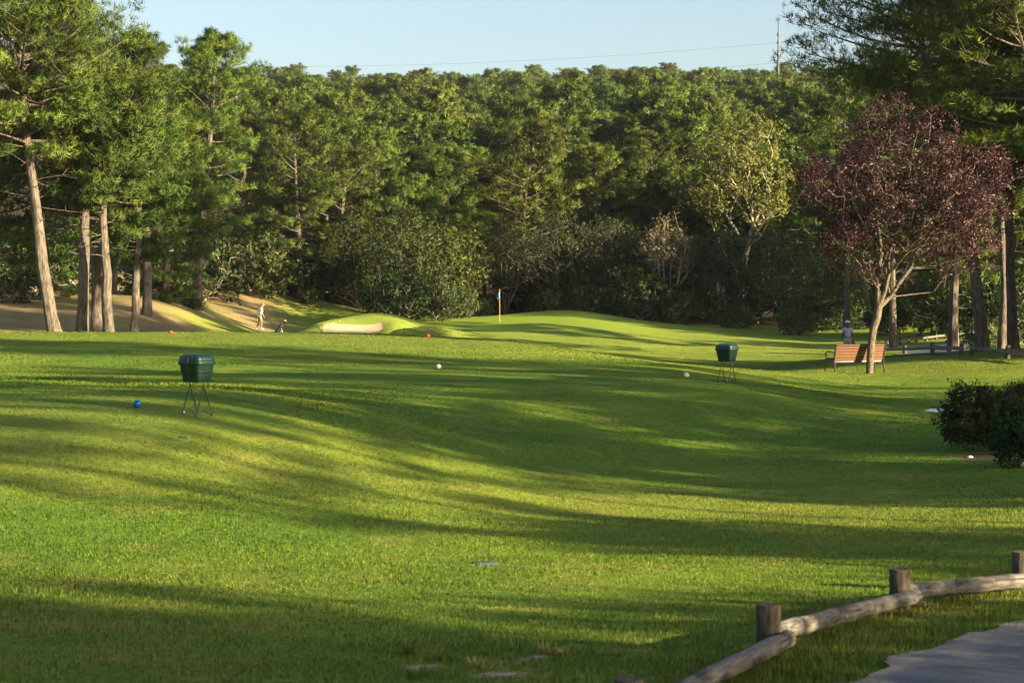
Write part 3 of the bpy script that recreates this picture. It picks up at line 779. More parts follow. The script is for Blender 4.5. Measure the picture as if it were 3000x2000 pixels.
HILL = [make_pine(300 + i, straight(h, rg0), 0.2, h * b, R, nb=40, sub=6, tpt=8, k=8, ln=0.30, wd=0.09, dead=3, sides=6)
        for i, (h, b, R) in enumerate([(9.5, .30, 2.9), (10.5, .36, 2.7), (8.8, .25, 3.0), (10, .42, 2.8), (8.2, .25, 2.7)])]

# wood edge behind the green: (u, Y, top v)
EDGE_POS = [(880, 150, 290), (945, 158, 320), (1010, 152, 400), (1060, 166, 350), (1120, 160, 330), (1180, 152, 470), (1240, 168, 400), (1300, 158, 440), (1335, 150, 560),
            (1370, 172, 400), (1420, 162, 470), (1475, 174, 430), (1545, 160, 330), (1600, 170, 450), (1660, 176, 430), (1740, 165, 380), (1800, 174, 420), (1865, 168, 440), (1930, 172, 360),
            (1985, 168, 440), (2050, 174, 410), (2250, 176, 400), (2310, 168, 430), (2380, 160, 380), (2430, 174, 350), (1270, 174, 380), (1000, 174, 300), (2530, 168, 330), (2600, 160, 380), (2700, 164, 350), (2790, 158, 350), (2880, 162, 330), (2980, 160, 330)]
EDGE_LAB = {880: 'pine in the front row right of the straw bank pines', 945: 'pine with a bare sunlit trunk above the golf bag', 1010: 'low pine left of the olive leafy tree', 1060: 'pine rising behind the left of the olive leafy tree',
    1120: 'round topped pine above the bunker', 1180: 'low pine just behind the olive leafy tree', 1240: 'pine above the dark bush behind the bunker', 1300: 'pine above the yellowish leafy tree', 1335: 'smallest front row pine, just right of the yellowish leafy tree',
    1370: 'pine in the second row left of the flag', 1420: 'low pine directly left of the flag line', 1475: 'pine straight above the flag', 1545: 'tall layered pine right of the flag', 1600: 'pine right of the tall layered pine', 1660: 'pine above the darkest middle of the wood',
    1740: 'narrow topped pine with dark trunk, left of the twisted pine', 1800: 'pine between the narrow topped and the twisted pine', 1865: 'low pine up left of the beige tree', 1930: 'twisted pine with bare sunlit limbs above the beige tree', 1985: 'pine wedged between beige and yellow green trees',
    2050: 'pine behind the left side of the yellow green tree', 2250: 'pine behind the right side of the yellow green tree', 2310: 'pine right of the yellow green tree', 2380: 'pine left of the purple crown, above the yellow shrub', 2430: 'back row pine meeting the left of the purple crown',
    1270: 'back row pine between bunker and flag', 1000: 'back row pine above the golf bag', 2530: 'pine glimpsed above the left half of the purple crown', 2600: 'pine hidden behind the middle of the purple crown', 2700: 'pine behind the right half of the purple crown',
    2790: 'pine deep behind the leaning pine', 2880: 'pine deep behind the slim sunlit trunk', 2980: 'pine deep in the wood at the right edge'}
for i, (u, Y, tv) in enumerate(EDGE_POS):
    g = onground(u, Y); pr = EDGE[[0, 3, 2, 4, 1][i % 5] if u not in (1740, 1930, 945) else (3 if u != 1740 else 1)]
    h = at(u, tv, Y).z - g.z; h0 = max(v.co.z for v in pr[0].vertices)
    s = max(0.55, min(1.5, (h - 1.7) / h0))
    place('pine_tree', pr, g, rng.uniform(0, 6.28), (min(1.25, s * rng.uniform(.95, 1.1)),) * 2 + (s,), EDGE_LAB[u], 'tree', 'pines along the wood edge')

# hillside pines: the nearer ones one by one, the farther ones as one wood
pts = []
yrow = 172.0
while yrow < 612:
    dd = 5.4 + 0.006 * (yrow - 172)
    for x in np.arange(-0.22 * yrow, 0.30 * yrow, dd * 1.08):
        xx = x + rng.uniform(-.48, .48) * dd; Y = yrow + rng.uniform(-.48, .48) * dd
        if xx / Y < -0.135 and Y < 205: continue
        pts.append((xx, Y))
    yrow += dd
pts.sort(key=lambda p: p[1])
NIND = 285
for i, (x, Y) in enumerate(pts[:NIND]):
    s_ = rng.uniform(0.72, 1.22)
    place('pine_tree', HILL[int(rng.integers(0, 5))], (x, Y, Hs(x, Y)), rng.uniform(0, 6.28), (s_ * 1.12, s_ * 1.12, s_),
          'one of the many pines covering the far wooded hillside', 'tree', 'pines on the far hillside')
pts = pts[NIND:]
wood_col = bpy.data.collections.new('hill_pine_kinds')
for m3 in HILL:
    wood_col.objects.link(bpy.data.objects.new('hill_pine_kind', m3[2]))
fp_ = np.array([(x, Y, Hs(x, Y)) for x, Y in pts], np.float32)
me = bpy.data.meshes.new('hillside_wood'); me.vertices.add(len(fp_)); me.vertices.foreach_set('co', fp_.ravel())
for nm_, tp_, vals in (('idx', 'INT', rng.integers(0, 5, len(fp_)).astype(np.int32)), ('rz', 'FLOAT', rng.uniform(0, 6.28, len(fp_)).astype(np.float32)), ('sc', 'FLOAT', rng.uniform(.62, 1.32, len(fp_)).astype(np.float32))):
    me.attributes.new(nm_, tp_, 'POINT').data.foreach_set('value', vals)
wood = link('hillside_wood', me); tag(wood, 'farthest pines merging into one wood along the hill crest', 'wood', kind='stuff')
gn = bpy.data.node_groups.new('wood_points', 'GeometryNodeTree')
gn.interface.new_socket('Geometry', in_out='INPUT', socket_type='NodeSocketGeometry'); gn.interface.new_socket('Geometry', in_out='OUTPUT', socket_type='NodeSocketGeometry')
gi = gn.nodes.new('NodeGroupInput'); go = gn.nodes.new('NodeGroupOutput'); ci = gn.nodes.new('GeometryNodeCollectionInfo'); ip = gn.nodes.new('GeometryNodeInstanceOnPoints')
ci.inputs['Collection'].default_value = wood_col; ci.inputs['Separate Children'].default_value = True; ci.inputs['Reset Children'].default_value = True
ip.inputs['Pick Instance'].default_value = True
def gattr(nm_, tp_):
    n_ = gn.nodes.new('GeometryNodeInputNamedAttribute'); n_.data_type = tp_; n_.inputs[0].default_value = nm_; return [o for o in n_.outputs if o.enabled and o.name == 'Attribute'][0]
cx = gn.nodes.new('ShaderNodeCombineXYZ')
gn.links.new(gattr('rz', 'FLOAT'), cx.inputs[2]); gn.links.new(cx.outputs[0], ip.inputs['Rotation'])
gn.links.new(gattr('sc', 'FLOAT'), ip.inputs['Scale']); gn.links.new(gattr('idx', 'INT'), ip.inputs['Instance Index'])
gn.links.new(gi.outputs[0], ip.inputs['Points']); gn.links.new(ci.outputs[0], ip.inputs['Instance']); gn.links.new(ip.outputs[0], go.inputs[0])
wood.modifiers.new('wood', 'NODES').node_group = gn
# pines out of frame to the right and behind, whose shadows lie across the lawn
# (distance at which the shadow crosses the middle of the lawn, metres right of it, height, width factor)
TANAZ = -math.cos(SUN_AZ) / math.sin(SUN_AZ)
SHADE = [(5, 24, 12, 1.0, 0), (8.5, 31, 13, 1.0, 0), (11, 27, 11.5, .8, 0), (10, 40, 14, 1.1, 0), (12.0, 36, 13, .75, 1), (7.5, 24, 11, .8, 1), (21.3, 30, 7.3, .62, 1), (22.6, 36, 8.5, .66, 0), (24.3, 29, 7.0, .62, 0),
         (31.4, 31, 12.2, .62, 0), (33.4, 38, 14.5, .7, 0), (36, 34, 13.5, .7, 0), (39.5, 30, 11, .7, 0), (30.8, 25, 8, .55, 1), (35, 27, 9, .6, 1), (20.6, 29, 12.6, .62, 2), (23.4, 32, 13.6, .7, 2), (26.6, 30, 12.8, .6, 2), (29.2, 34, 14.2, .7, 2), (42.5, 40, 13.5, .8, 0), (45, 33, 11, .7, 1), (50, 36, 14, .85, 0), (52.5, 42, 15.5, .85, 1),
         (57.5, 35, 8.5, .8, 0), (61, 40, 9.5, .7, 0), (33, 23, 6.2, .75, 1), (37.5, 24, 6.6, .8, 0), (42, 25, 6.6, .8, 1), (47, 26, 6.8, .8, 0), (51, 28, 6.4, .8, 1)]
for i, (yt, x, h, wf, dn) in enumerate(SHADE):
    Y = yt - TANAZ * x
    kind_ = EDGE[(0, 1, 4)[i % 3]] if dn == 1 else (TALL[i % 2] if dn == 2 else THIN[i % 3])
    place('pine_tree', kind_, (x, Y, Hs(x, Y)), rng.uniform(0, 6.28), (wf, wf, h / 13.3), 'pine standing right of the picture, shading the lawn', 'tree', 'pines out of view to the right')
for i, (x, Y, s) in enumerate([(36, 128, 1.0), (44, 134, 1.1), (40, 124, 1.1), (50, 128, 1.1), (46, 140, 1.1), (38, 140, 1.0), (56, 112, 1.1), (60, 140, 1.1), (29, 68, 1.15), (36, 61, 1.1), (35, 71, 1.08), (43, 65, 1.15), (32, 77, 1.0), (50, 62, 1.15), (42, 76, 1.2)]):
    place('pine_tree', EDGE[i % 5], (x, Y, Hs(x, Y)), rng.uniform(0, 6.28), s, 'pine of the wood right of the picture, shading the wood edge', 'tree', 'pines out of view to the right')

# ------------------------------------------------------------------ broadleaf trees and shrubs of the wood edge
def stem(*pts): return [np.array(p, float) for p in pts]
OLA, OLB = (0.025, 0.046, 0.013), (0.070, 0.096, 0.024)
def shrub(seed, c, rad, n=170, per=5, k=4, ln=0.22, wd=0.13, A=OLA, B=OLB, bark='bark_pale', nst=4, **kw):
    rg = np.random.default_rng(seed)
    st = [stem((0, 0, -.1), (0, 0, 0.12))]
    for i in range(nst):
        a = i * 6.28 / nst + rg.uniform(0, 1); r = rad[0] * rg.uniform(.2, .4)
        st.append([1] + stem((math.cos(a) * r, math.sin(a) * r, c[2] * .5), (math.cos(a) * r * 1.5, math.sin(a) * r * 1.5, c[2] * .9)))
    return make_leafy(seed, st, c, rad, n, per, k, ln, wd, A, B, bark=bark, r_max=0.1, **kw)
LOW = ['branches', 'foliage']
BIG1 = shrub(401, (0, 0, 4.2), (3.2, 2.6, 3.6), 330, 8, 5, .19, .10, bark='bark', zmin=-.95, cluster=.3)
BIG2 = shrub(402, (0, 0, 3.6), (2.6, 2.4, 3.1), 300, 8, 5, .19, .10, (0.030, .056, .014), (.085, .113, .024), bark='bark', zmin=-.95, cluster=.3)
BUSH1 = shrub(403, (0, 0, 1.3), (1.8, 1.6, 1.4), 200, 6, 5, .15, .10, (0.018, .040, .011), (.050, .084, .019), zmin=-.95, cluster=.18)
BUSH2 = shrub(404, (0, 0, 1.0), (1.5, 1.3, 1.1), 180, 6, 5, .14, .09, (0.034, .06, .015), (.09, .12, .028), zmin=-.95, cluster=.16)
GREY = shrub(405, (0, 0, 4.6), (2.9, 2.6, 2.9), 330, 6, 5, .17, .09, (0.03, .045, .02), (.075, .09, .04), bark='bark', zmin=-.7, cluster=.28, nst=6, )
BEIGE = shrub(406, (0, 0, 4.9), (2.1, 2.0, 2.5), 300, 4, 4, .16, .08, (0.10, .085, .045), (.22, .19, .10), zmin=-.6, cluster=.22, nst=7, r_tip=.011)
BROWN = shrub(407, (0, 0, 5.2), (3.4, 3.2, 2.9), 260, 4, 4, .34, .18, (0.14, .11, .05), (.24, .19, .08), zmin=-.5, cluster=.35, nst=5)
def put_shrub(nm, pr, u, Y, label, s=1.0, cat='shrub', group='shrubs under the wood edge', rz=None):
    return place(nm, pr, onground(u, Y), rng.uniform(0, 6.28) if rz is None else rz, s, label, cat, group, LOW if cat == 'shrub' else None)
put_shrub('broadleaf_tree', BIG1, 1170, 143, 'olive green leafy tree behind the bunker', 1.0, 'tree', 'leafy trees of the wood edge')
put_shrub('broadleaf_tree', BIG2, 1300, 145, 'yellowish leafy tree between bunker and flag', 1.02, 'tree', 'leafy trees of the wood edge')
put_shrub('broadleaf_tree', BIG1, 1050, 150, 'shaded leafy tree left of the olive tree behind the bunker', .9, 'tree', 'leafy trees of the wood edge')
put_shrub('broadleaf_tree', GREY, 2140, 150, 'grey green small tree below the yellow green tree', 1.0, 'tree', 'leafy trees of the wood edge')
put_shrub('broadleaf_tree', BEIGE, 1958, 150, 'beige multi stemmed tree with thin sunlit stems', 1.08, 'tree', 'leafy trees of the wood edge')
put_shrub('broadleaf_tree', GREY, 1480, 150, 'shaded grey stemmed tree right behind the flag', .95, 'tree', 'leafy trees of the wood edge')
put_shrub('broadleaf_tree', GREY, 1650, 154, 'deeply shaded grey tree in the dark middle of the wood', 1.05, 'tree', 'leafy trees of the wood edge')
put_shrub('broadleaf_tree', GREY, 1800, 154, 'deeply shaded tree left of the beige tree', 1.05, 'tree', 'leafy trees of the wood edge')
put_shrub('broadleaf_tree', GREY, 2300, 146, 'shaded twiggy tree above the yellow shrub', .95, 'tree', 'leafy trees of the wood edge')
put_shrub('broadleaf_tree', BIG1, 2450, 140, 'dark leafy tree behind the walking woman', .85, 'tree', 'leafy trees of the wood edge')
put_shrub('broadleaf_tree', BIG1, 2700, 132, 'dark leafy tree behind the far fence', .85, 'tree', 'leafy trees of the wood edge')
put_shrub('broadleaf_tree', BROWN, 1310, 300, 'tan brown crowned tree among the hillside pines', 1.0, 'tree', 'leafy trees of the wood edge')
put_shrub('shrub', BUSH2, 735, 147, 'grey olive rounded shrub on the straw bank above the golfer', 2.1)
put_shrub('shrub', BUSH1, 690, 149, 'bright green shrub beside the grey olive shrub', 1.5)
put_shrub('shrub', BUSH1, 1165, 136, 'dark green tall bush directly behind the bunker', 1.35)
put_shrub('shrub', BUSH1, 1275, 138, 'low dark rounded bush between bunker and flag', 1.1)
put_shrub('shrub', BUSH2, 1345, 141, 'pale green shrub at the back corner of the green', 1.0)
put_shrub('shrub', BUSH2, 1415, 146, 'small bright shrub left of the flag', .62)
put_shrub('shrub', BUSH2, 1375, 147, 'smallest bright shrub left of the flag', .42)
put_shrub('shrub', BUSH1, 1600, 150, 'low dark shrub just right of the flag', .8)
put_shrub('shrub', BUSH1, 1710, 150, 'low dark shrub behind the mound of the green', .9)
put_shrub('shrub', BUSH1, 1880, 149, 'large dark green shrub under the beige tree', 1.45)
put_shrub('shrub', BUSH1, 1985, 148, 'dark shrub right of the large shrub under the beige tree', 1.1)
put_shrub('shrub', BUSH2, 2155, 142, 'tufted green grassy shrub at the edge of the fairway', .85)
put_shrub('shrub', BUSH2, 2330, 137, 'yellow green shrub near the walking woman', .9)
put_shrub('shrub', BUSH1, 2400, 140, 'dark low shrub left of the walking woman', .9)
put_shrub('shrub', BUSH1, 2600, 134, 'dark low shrub behind the plum trunk', .95)
put_shrub('shrub', BUSH2, 2890, 102, 'small leafy shrub between the dark trunks', .8)
put_shrub('shrub', BUSH1, 2985, 104, 'bright green shrub at the right edge behind the pines', 1.0)
put_shrub('shrub', BUSH2, 30, 106, 'olive shrub at the left edge under the pines', 1.25)
put_shrub('shrub', BUSH1, 110, 112, 'green shrub behind the leaning pine trunk', 1.3)
put_shrub('shrub', BUSH2, 905, 148, 'low green tuft shrub left of the bunker mound', .6)
put_shrub('shrub', BUSH2, 575, 114, 'tiny shrub at the foot of the tallest pine', .35)
for u, Y in [(900, 152), (1000, 153), (1100, 155), (1560, 160), (1760, 160), (2060, 156), (2220, 152), (2520, 142), (2780, 128), (470, 130), (230, 126), (600, 140), (800, 150), (2860, 120), (2960, 116)]:
    put_shrub('shrub', BUSH1, u, Y, 'one of the dark understory shrubs filling the wood edge', rng.uniform(1.2, 1.7), group='understory shrubs')

# the yellow green tree on the wood edge
YG = make_leafy(420, [stem((0, 0, -.3), (0.2, 0, 2.5), (.5, 0, 4.6), (.9, 0, 6.0)), [3] + stem((.0, 0, 7.4), (-.9, 0, 8.6), (-1.2, .3, 9.6)), [3] + stem((1.6, 0, 7.8), (1.9, .2, 9.5)),
                      [2] + stem((-.6, -.2, 6.3), (-2.0, -.3, 7.2), (-3.0, -.3, 7.6)), [3] + stem((.8, .3, 8.5), (.6, .3, 10.2)), [2] + stem((1.6, -.4, 6.4), (2.6, -.5, 7.2))],
                (0.2, 0, 9.0), (3.9, 3.2, 3.7), 520, 7, 5, .20, .12, (.058, .088, .016), (.135, .155, .029), r_tip=.014, r_max=.22, cluster=.30, lump=.34, zmin=-.95)
place('broadleaf_tree', YG, onground(2165, 158), 0, (1.22, 1.22, 1.18), 'yellow green broadleaf tree with pale twisting limbs, brightest in the wood', 'tree', 'leafy trees of the wood edge')

for i, (x, Y, s_) in enumerate([(14, 6.0, .55), (13.6, 8.2, .5), (15.5, 10.6, .5)]):  # unseen shrubs added and sized to shade the near fence and path
    place('shrub', BIG2, (x, Y, Hs(x, Y)), i * 2.1, s_, 'unseen tall shrub added to shade the near path and fence, outside the right edge', 'shrub', 'tall shrubs out of view to the right', LOW)
for i, (x, Y, s_) in enumerate([(27, 69.5, .9), (30.5, 66, 1.0), (33, 71, 1.0), (29, 75.5, .9), (36, 68, 1.0), (26, 72, 1.5), (27.5, 66, 1.55), (29, 79, 1.4)]):
    place('broadleaf_tree', BIG1, (x, Y, Hs(x, Y)), i * 1.3, s_, 'leafy tree shading the cart path pines, outside the right edge', 'tree', 'trees out of view to the right')

# ------------------------------------------------------------------ the purple plum tree by the bench
PB = hit(2547, 1094)
def pl(u, v, dy=0.0):
    q = at(u, v, PB.y); return np.array([q.x - PB.x, dy, q.z - PB.z])
PLUM_ST = [[np.array([0, 0, -.15]), pl(2549, 1060), pl(2552, 1010), pl(2558, 965), pl(2570, 930), pl(2574, 900)],
           [5, pl(2572, 850), pl(2572, 800, .05), pl(2584, 740, .1), pl(2580, 690, .2), pl(2570, 620, .3), pl(2560, 540, .3), pl(2600, 450, .2)],
           [5, pl(2592, 850, -.1), pl(2602, 800, -.15), pl(2600, 760, -.2), pl(2610, 700, -.3), pl(2640, 600, -.4), pl(2660, 500, -.4)],
           [5, pl(2610, 870, .1), pl(2640, 825, .15), pl(2672, 785, .2), pl(2685, 745, .25), pl(2750, 660, .3), pl(2830, 580, .3)],
           [8, pl(2540, 690, -.4), pl(2490, 600, -.6), pl(2440, 520, -.6), pl(2400, 450, -.5)],
           [4, pl(2552, 905, .2), pl(2543, 860, .25), pl(2528, 820, .3), pl(2505, 793, .35), pl(2470, 720, .4)],
           [14, pl(2640, 740, -.9), pl(2720, 620, -1.4), pl(2800, 540, -1.5)],
           [9, pl(2560, 640, 1.0), pl(2520, 540, 1.5), pl(2500, 430, 1.6)]]
pc = pl(2655, 560); 
_p = lambda q: q
def plum_bare(q):
    lo = np.clip((4.2 - q[2]) / 1.6, 0, 1)
    return 0.80 * lo
PLUM = make_leafy(430, PLUM_ST, tuple(pl(2652, 572)), (3.75, 3.0, 2.55), 1300, 25, 2, .085, .05, (.021, .0085, .011), (.058, .0205, .0255), r_tip=.0056, r_max=.12,
                  bark='bark_plum', leafmat='plum_leaf', cluster=.11, lump=.30, zmin=-.97, bf=.42, shell=.5, bare_low=plum_bare, up=.5, spread=.8)
place('plum_tree', PLUM, PB, 0, 1.0, 'purple leaved plum tree standing in front of the wooden bench', 'tree')

# ------------------------------------------------------------------ grass blades over the whole lawn
FENCE = [(0.56, 9.4), (1.58, 12.2), (2.83, 14.45), (3.98, 15.5)]
def blades(n, seed, y0=10.2, y1=150.0):
    rg = np.random.default_rng(seed)
    Y = y0 * (y1 / y0) ** rg.uniform(0, 1, n)               # density falls with the square of distance
    X = rg.uniform(-0.30, 0.30, n) * Y
    keep = (path_d(X, Y) < 0.03 + np.abs(rg.normal(0, .10, n))) & (rg.uniform(0, 1, n) > bare_mask(X, Y) * 0.93) & (rg.uniform(0, 1, n) > mulch_mask(X, Y) * 0.97)
    keep &= bunker_mask(X, Y) > 1.03
    keep &= ~in_poly(X, Y, FAR_PATH)
    s = straw_mask(X, Y); keep &= rg.uniform(0, 1, n) > s * 0.8
    X, Y, s = X[keep], Y[keep], s[keep]; n = len(X)
    tm = tee_mask(X, Y); gm = green_mask(X, Y)
    hN = fbm(X * 0.9, Y * 0.9, 3); patch = fbm(X * 0.25 + 9, Y * 0.25, 2)
    h = 0.025 * (0.6 + 0.8 * hN) * (0.8 + 0.5 * patch)
    h = h * (1 - tm) + 0.017 * tm
    h = h * (1 - gm) + 0.010 * gm
    fence_d = seg_dist(X, Y, FENCE)
    h *= 1 + 1.1 * np.exp(-(fence_d / 0.22) ** 2) + 0.7 * np.exp(-((path_d(X, Y) + 0.25) / 0.25) ** 2) * (Y < 20)
    # collar of taller rough behind the front tee
    rid = seg_dist(X, Y, RIDGE); h *= 1 + 1.3 * np.exp(-(rid / 0.5) ** 2) * (1 - tm)
    mound = gauss(X, Y, px_x(1220, 117), 116.6, 2.9, 1.2); h *= 1 + 2.6 * mound
    h *= rg.uniform(0.5, 1.35, n)
    w = 0.0042 * (Y / 11.0) * rg.uniform(0.6, 1.4, n) * (1 + 0.25 * (tm + gm))
    a = rg.uniform(0, 2 * np.pi, n); lean = np.abs(rg.normal(0, 0.45, n)) ; la = rg.uniform(0, 2 * np.pi, n)
    Z = H(X, Y) - 0.004
    side = np.stack([np.cos(a), np.sin(a), np.zeros(n)], 1)
    base = np.stack([X, Y, Z], 1)
    tip = base + np.stack([np.cos(la) * np.sin(lean), np.sin(la) * np.sin(lean), np.cos(lean)], 1) * h[:, None]
    Vv = np.stack([base - side * w[:, None] / 2, base + side * w[:, None] / 2, tip], 1).reshape(-1, 3)
    me = mesh_np('grass', Vv, np.arange(3 * n).reshape(-1, 3))
    c = lawn_colour(X, Y) * rg.uniform(0.85, 1.15, n)[:, None]
    dryb = rg.uniform(0, 1, n) < 0.02; c[dryb] = np.array([0.28, 0.26, 0.10])
    C3 = np.stack([c * 0.9, c * 0.9, c * 1.12], 1).reshape(-1, 3)
    set_col(me, np.clip(C3, 0, 0.8))
    # a blade is lit by the lie of the turf it belongs to, plus its own facing
    e = 0.12 + 0.004 * Y; gx = (H(X + e, Y) - H(X - e, Y)) / (2 * e); gy = (H(X, Y + e) - H(X, Y - e)) / (2 * e)
    tn = nrm(np.stack([-gx, -gy, np.ones(n)], 1)); fa = rg.uniform(0, 2 * np.pi, n)
    nv = nrm(tn + np.stack([np.cos(fa), np.sin(fa), np.zeros(n)], 1) * rg.uniform(0.4, 1.15, n)[:, None])
    me.attributes.new('turf_normal', 'FLOAT_VECTOR', 'POINT').data.foreach_set('vector', np.repeat(nv, 3, 0).astype(np.float32).ravel())
    return me
_rp = [hit(u, v) for u, v in [(-150, 1110), (0, 1112), (300, 1116), (560, 1130), (760, 1162), (900, 1195)]]
RIDGE = [(p.x, p.y + 0.3) for p in _rp]
grass = link('grass', blades(860000, 21), M['turf_blade'])
tag(grass, 'mown green lawn grass of the tees, fairway and rough', 'grass', kind='stuff')

# weeds and tall tufts near the bare sand
def tuft_mesh(seed, n, h, spread, colA, colB, w=0.006):
    rg = np.random.default_rng(seed)
    mb = MB(); C = []
    for i in range(n):
        a = rg.uniform(0, 6.28); r = spread * rg.uniform(0, 1) ** .7; L = h * rg.uniform(.45, 1.1); ln = rg.uniform(.1, .8)
        b = np.array([math.cos(a) * r, math.sin(a) * r, -.01]); o = np.array([math.cos(a), math.sin(a), 0]); s = nrm(np.cross(o, [0, 0, 1])) * w
        p = [b + o * L * ln * t * t + np.array([0, 0, L * t * (1 - .25 * ln * t)]) for t in (0, .4, .75, 1)]
        Vv = [p[0] - s, p[0] + s, p[1] - s, p[1] + s, p[2] - s * .7, p[2] + s * .7, p[3]]
        mb.add(Vv, [(0, 1, 3, 2), (2, 3, 5, 4), (4, 5, 6)])
        g = rg.uniform(); C += [np.array(colA) * (1 - g) + np.array(colB) * g] * 7
    me = mb.mesh('tuft', False); set_col(me, np.array(C)); me.materials.append(M['blade']); return me
GA, GB, GD = (.06, .12, .02), (.16, .2, .04), (.32, .26, .09)
TUFTS = [(1195, 1918, 40, .17, .07, GA, GB, 'tall grass tuft with arching seed blades beside the bare sand'),
         (1290, 1935, 70, .11, .09, GA, GB, 'dense green weed clump in front of the bare sand'),
         (1400, 1955, 60, .10, .10, GB, GD, 'straw coloured thin grass clump between the sand patches'),
         (1510, 1905, 22, .15, .05, GA, GB, 'small clump with three upright blades'),
         (1600, 1915, 30, .15, .06, GB, GD, 'sunlit yellow clump at the lit sand patch'),
         (1650, 1918, 110, .08, .16, GB, GD, 'low dry golden grass cushion left of the fence'),
         (1790, 1920, 60, .07, .09, GA, GD, 'low yellow green cushion nearest the fence'),
         (1225, 1985, 70, .09, .12, GA, GB, 'green weed clump cut by the bottom edge below the sand'),
         (2690, 1775, 90, .12, .12, GD, (.4, .3, .16), 'dead straw tuft at the foot of the second log post'),
         (2640, 1800, 60, .09, .12, GB, GD, 'dry tuft on the path side under the rail')]
for i, (u, v, n, h, sp, A, B, lab) in enumerate(TUFTS):
    o = link('grass_tuft', tuft_mesh(600 + i, n, h * .72, sp, A, B, .0045), None, None, hit(u, v)); tag(o, lab, 'weed', 'tufts near the fence')

# ------------------------------------------------------------------ log fences
def log_post(name, parent, loc, r, h, seed, lean=(0, 0)):
    rg = np.random.default_rng(seed); n = 16
    mb = MB(); P = np.array([[0, 0, -.15], [0, 0, .02], [lean[0] * .5, lean[1] * .5, h * .5], [lean[0], lean[1], h - .012], [lean[0], lean[1], h]])
    mb.tube(P, [r, r * 1.01, r, r * .99, r * .93], n, True, 0.018, rg)
    o = mb.build(name, M['post'], parent, loc); return o
def log_rail(parent, a, b, r, seed):
    rg = np.random.default_rng(seed); a = Vector(a); b = Vector(b); L = (b - a).length
    t = np.linspace(0, 1, 15); P = np.stack([t * L, rg.normal(0, .003, 15).cumsum() * .6, rg.normal(0, .002, 15)], 1)
    P[:, 1] -= np.linspace(P[0, 1], P[-1, 1], 15)
    R = r * (1 + rg.normal(0, .028, 15)) * np.linspace(1.04, .95, 15)
    P = np.vstack([P[0] - [.012, 0, 0], P, P[-1] + [.012, 0, 0]]); R = np.concatenate([[R[0] * .86], R, [R[-1] * .86]])
    o = MB().tube(P, R, 16, True, 0.022, rg).build('rail', M['rail'], parent, a)
    o.rotation_mode = 'QUATERNION'; o.rotation_quaternion = (b - a).to_track_quat('X', 'Z'); return o
nf = empty('log_fence', (0, 0, 0), 0, 'low weathered log rail fence in the near right corner beside the asphalt path', 'fence')
for i, (x, y) in enumerate(FENCE + [(5.6, 16.6), (-0.3, 7.0)]):
    log_post('post', nf, (x, y, Hs(x, y)), 0.077, [.33, .315, .30, .31, .31, .31][i], 700 + i, (random.uniform(-.01, .01), 0))
sq = [(-0.3, 7.0)] + FENCE + [(5.6, 16.6)]
for i in range(len(sq) - 1):
    (x0, y0), (x1, y1) = sq[i], sq[i + 1]; d = Vector((x1 - x0, y1 - y0)).normalized(); nrmv = Vector((d.y, -d.x))
    a = Vector((x0, y0)) + d * .075 - nrmv * .01; b = Vector((x1, y1)) + d * .03 + nrmv * .115
    log_rail(nf, (a.x, a.y, Hs(x0, y0) + .125), (b.x, b.y, Hs(x1, y1) + .105), .057, 720 + i)
def far_fence(label, posts, h, r, rr, rails=True, tops=None):
    f = empty('log_fence', (0, 0, 0), 0, label, 'fence', 'log fences along the far cart path')
    Ps = [hit(u, v, 55) for u, v in posts]
    for i, p in enumerate(Ps): log_post('post', f, p, r, h * random.uniform(.92, 1.06), 760 + i + len(posts) * 7, (random.uniform(-.02, .02), 0))
    for i in range(len(Ps) - 1):
        a, b = Ps[i], Ps[i + 1]; o = Vector((0, -r * .9, h * .58))
        log_rail(f, a + o, b + o, rr, 790 + i + len(posts) * 11)
    return f
far_fence('weathered log fence between bench and cart path, its rails dark', [(2570, 1040), (2651, 1038), (2732, 1039), (2817, 1041)], .46, .085, .075)
far_fence('log fence right of the gap, running out of the right edge', [(2848, 1042), (2952, 1053), (3060, 1066)], .46, .085, .07)
far_fence('low log fence on the far side of the cart path, sunlit in places', [(2597, 1017), (2637, 1011), (2662, 1006), (2684, 1003), (2714, 1000), (2743, 996), (2784, 992), (2813, 989), (2841, 985), (2875, 982)], .42, .075, .065)

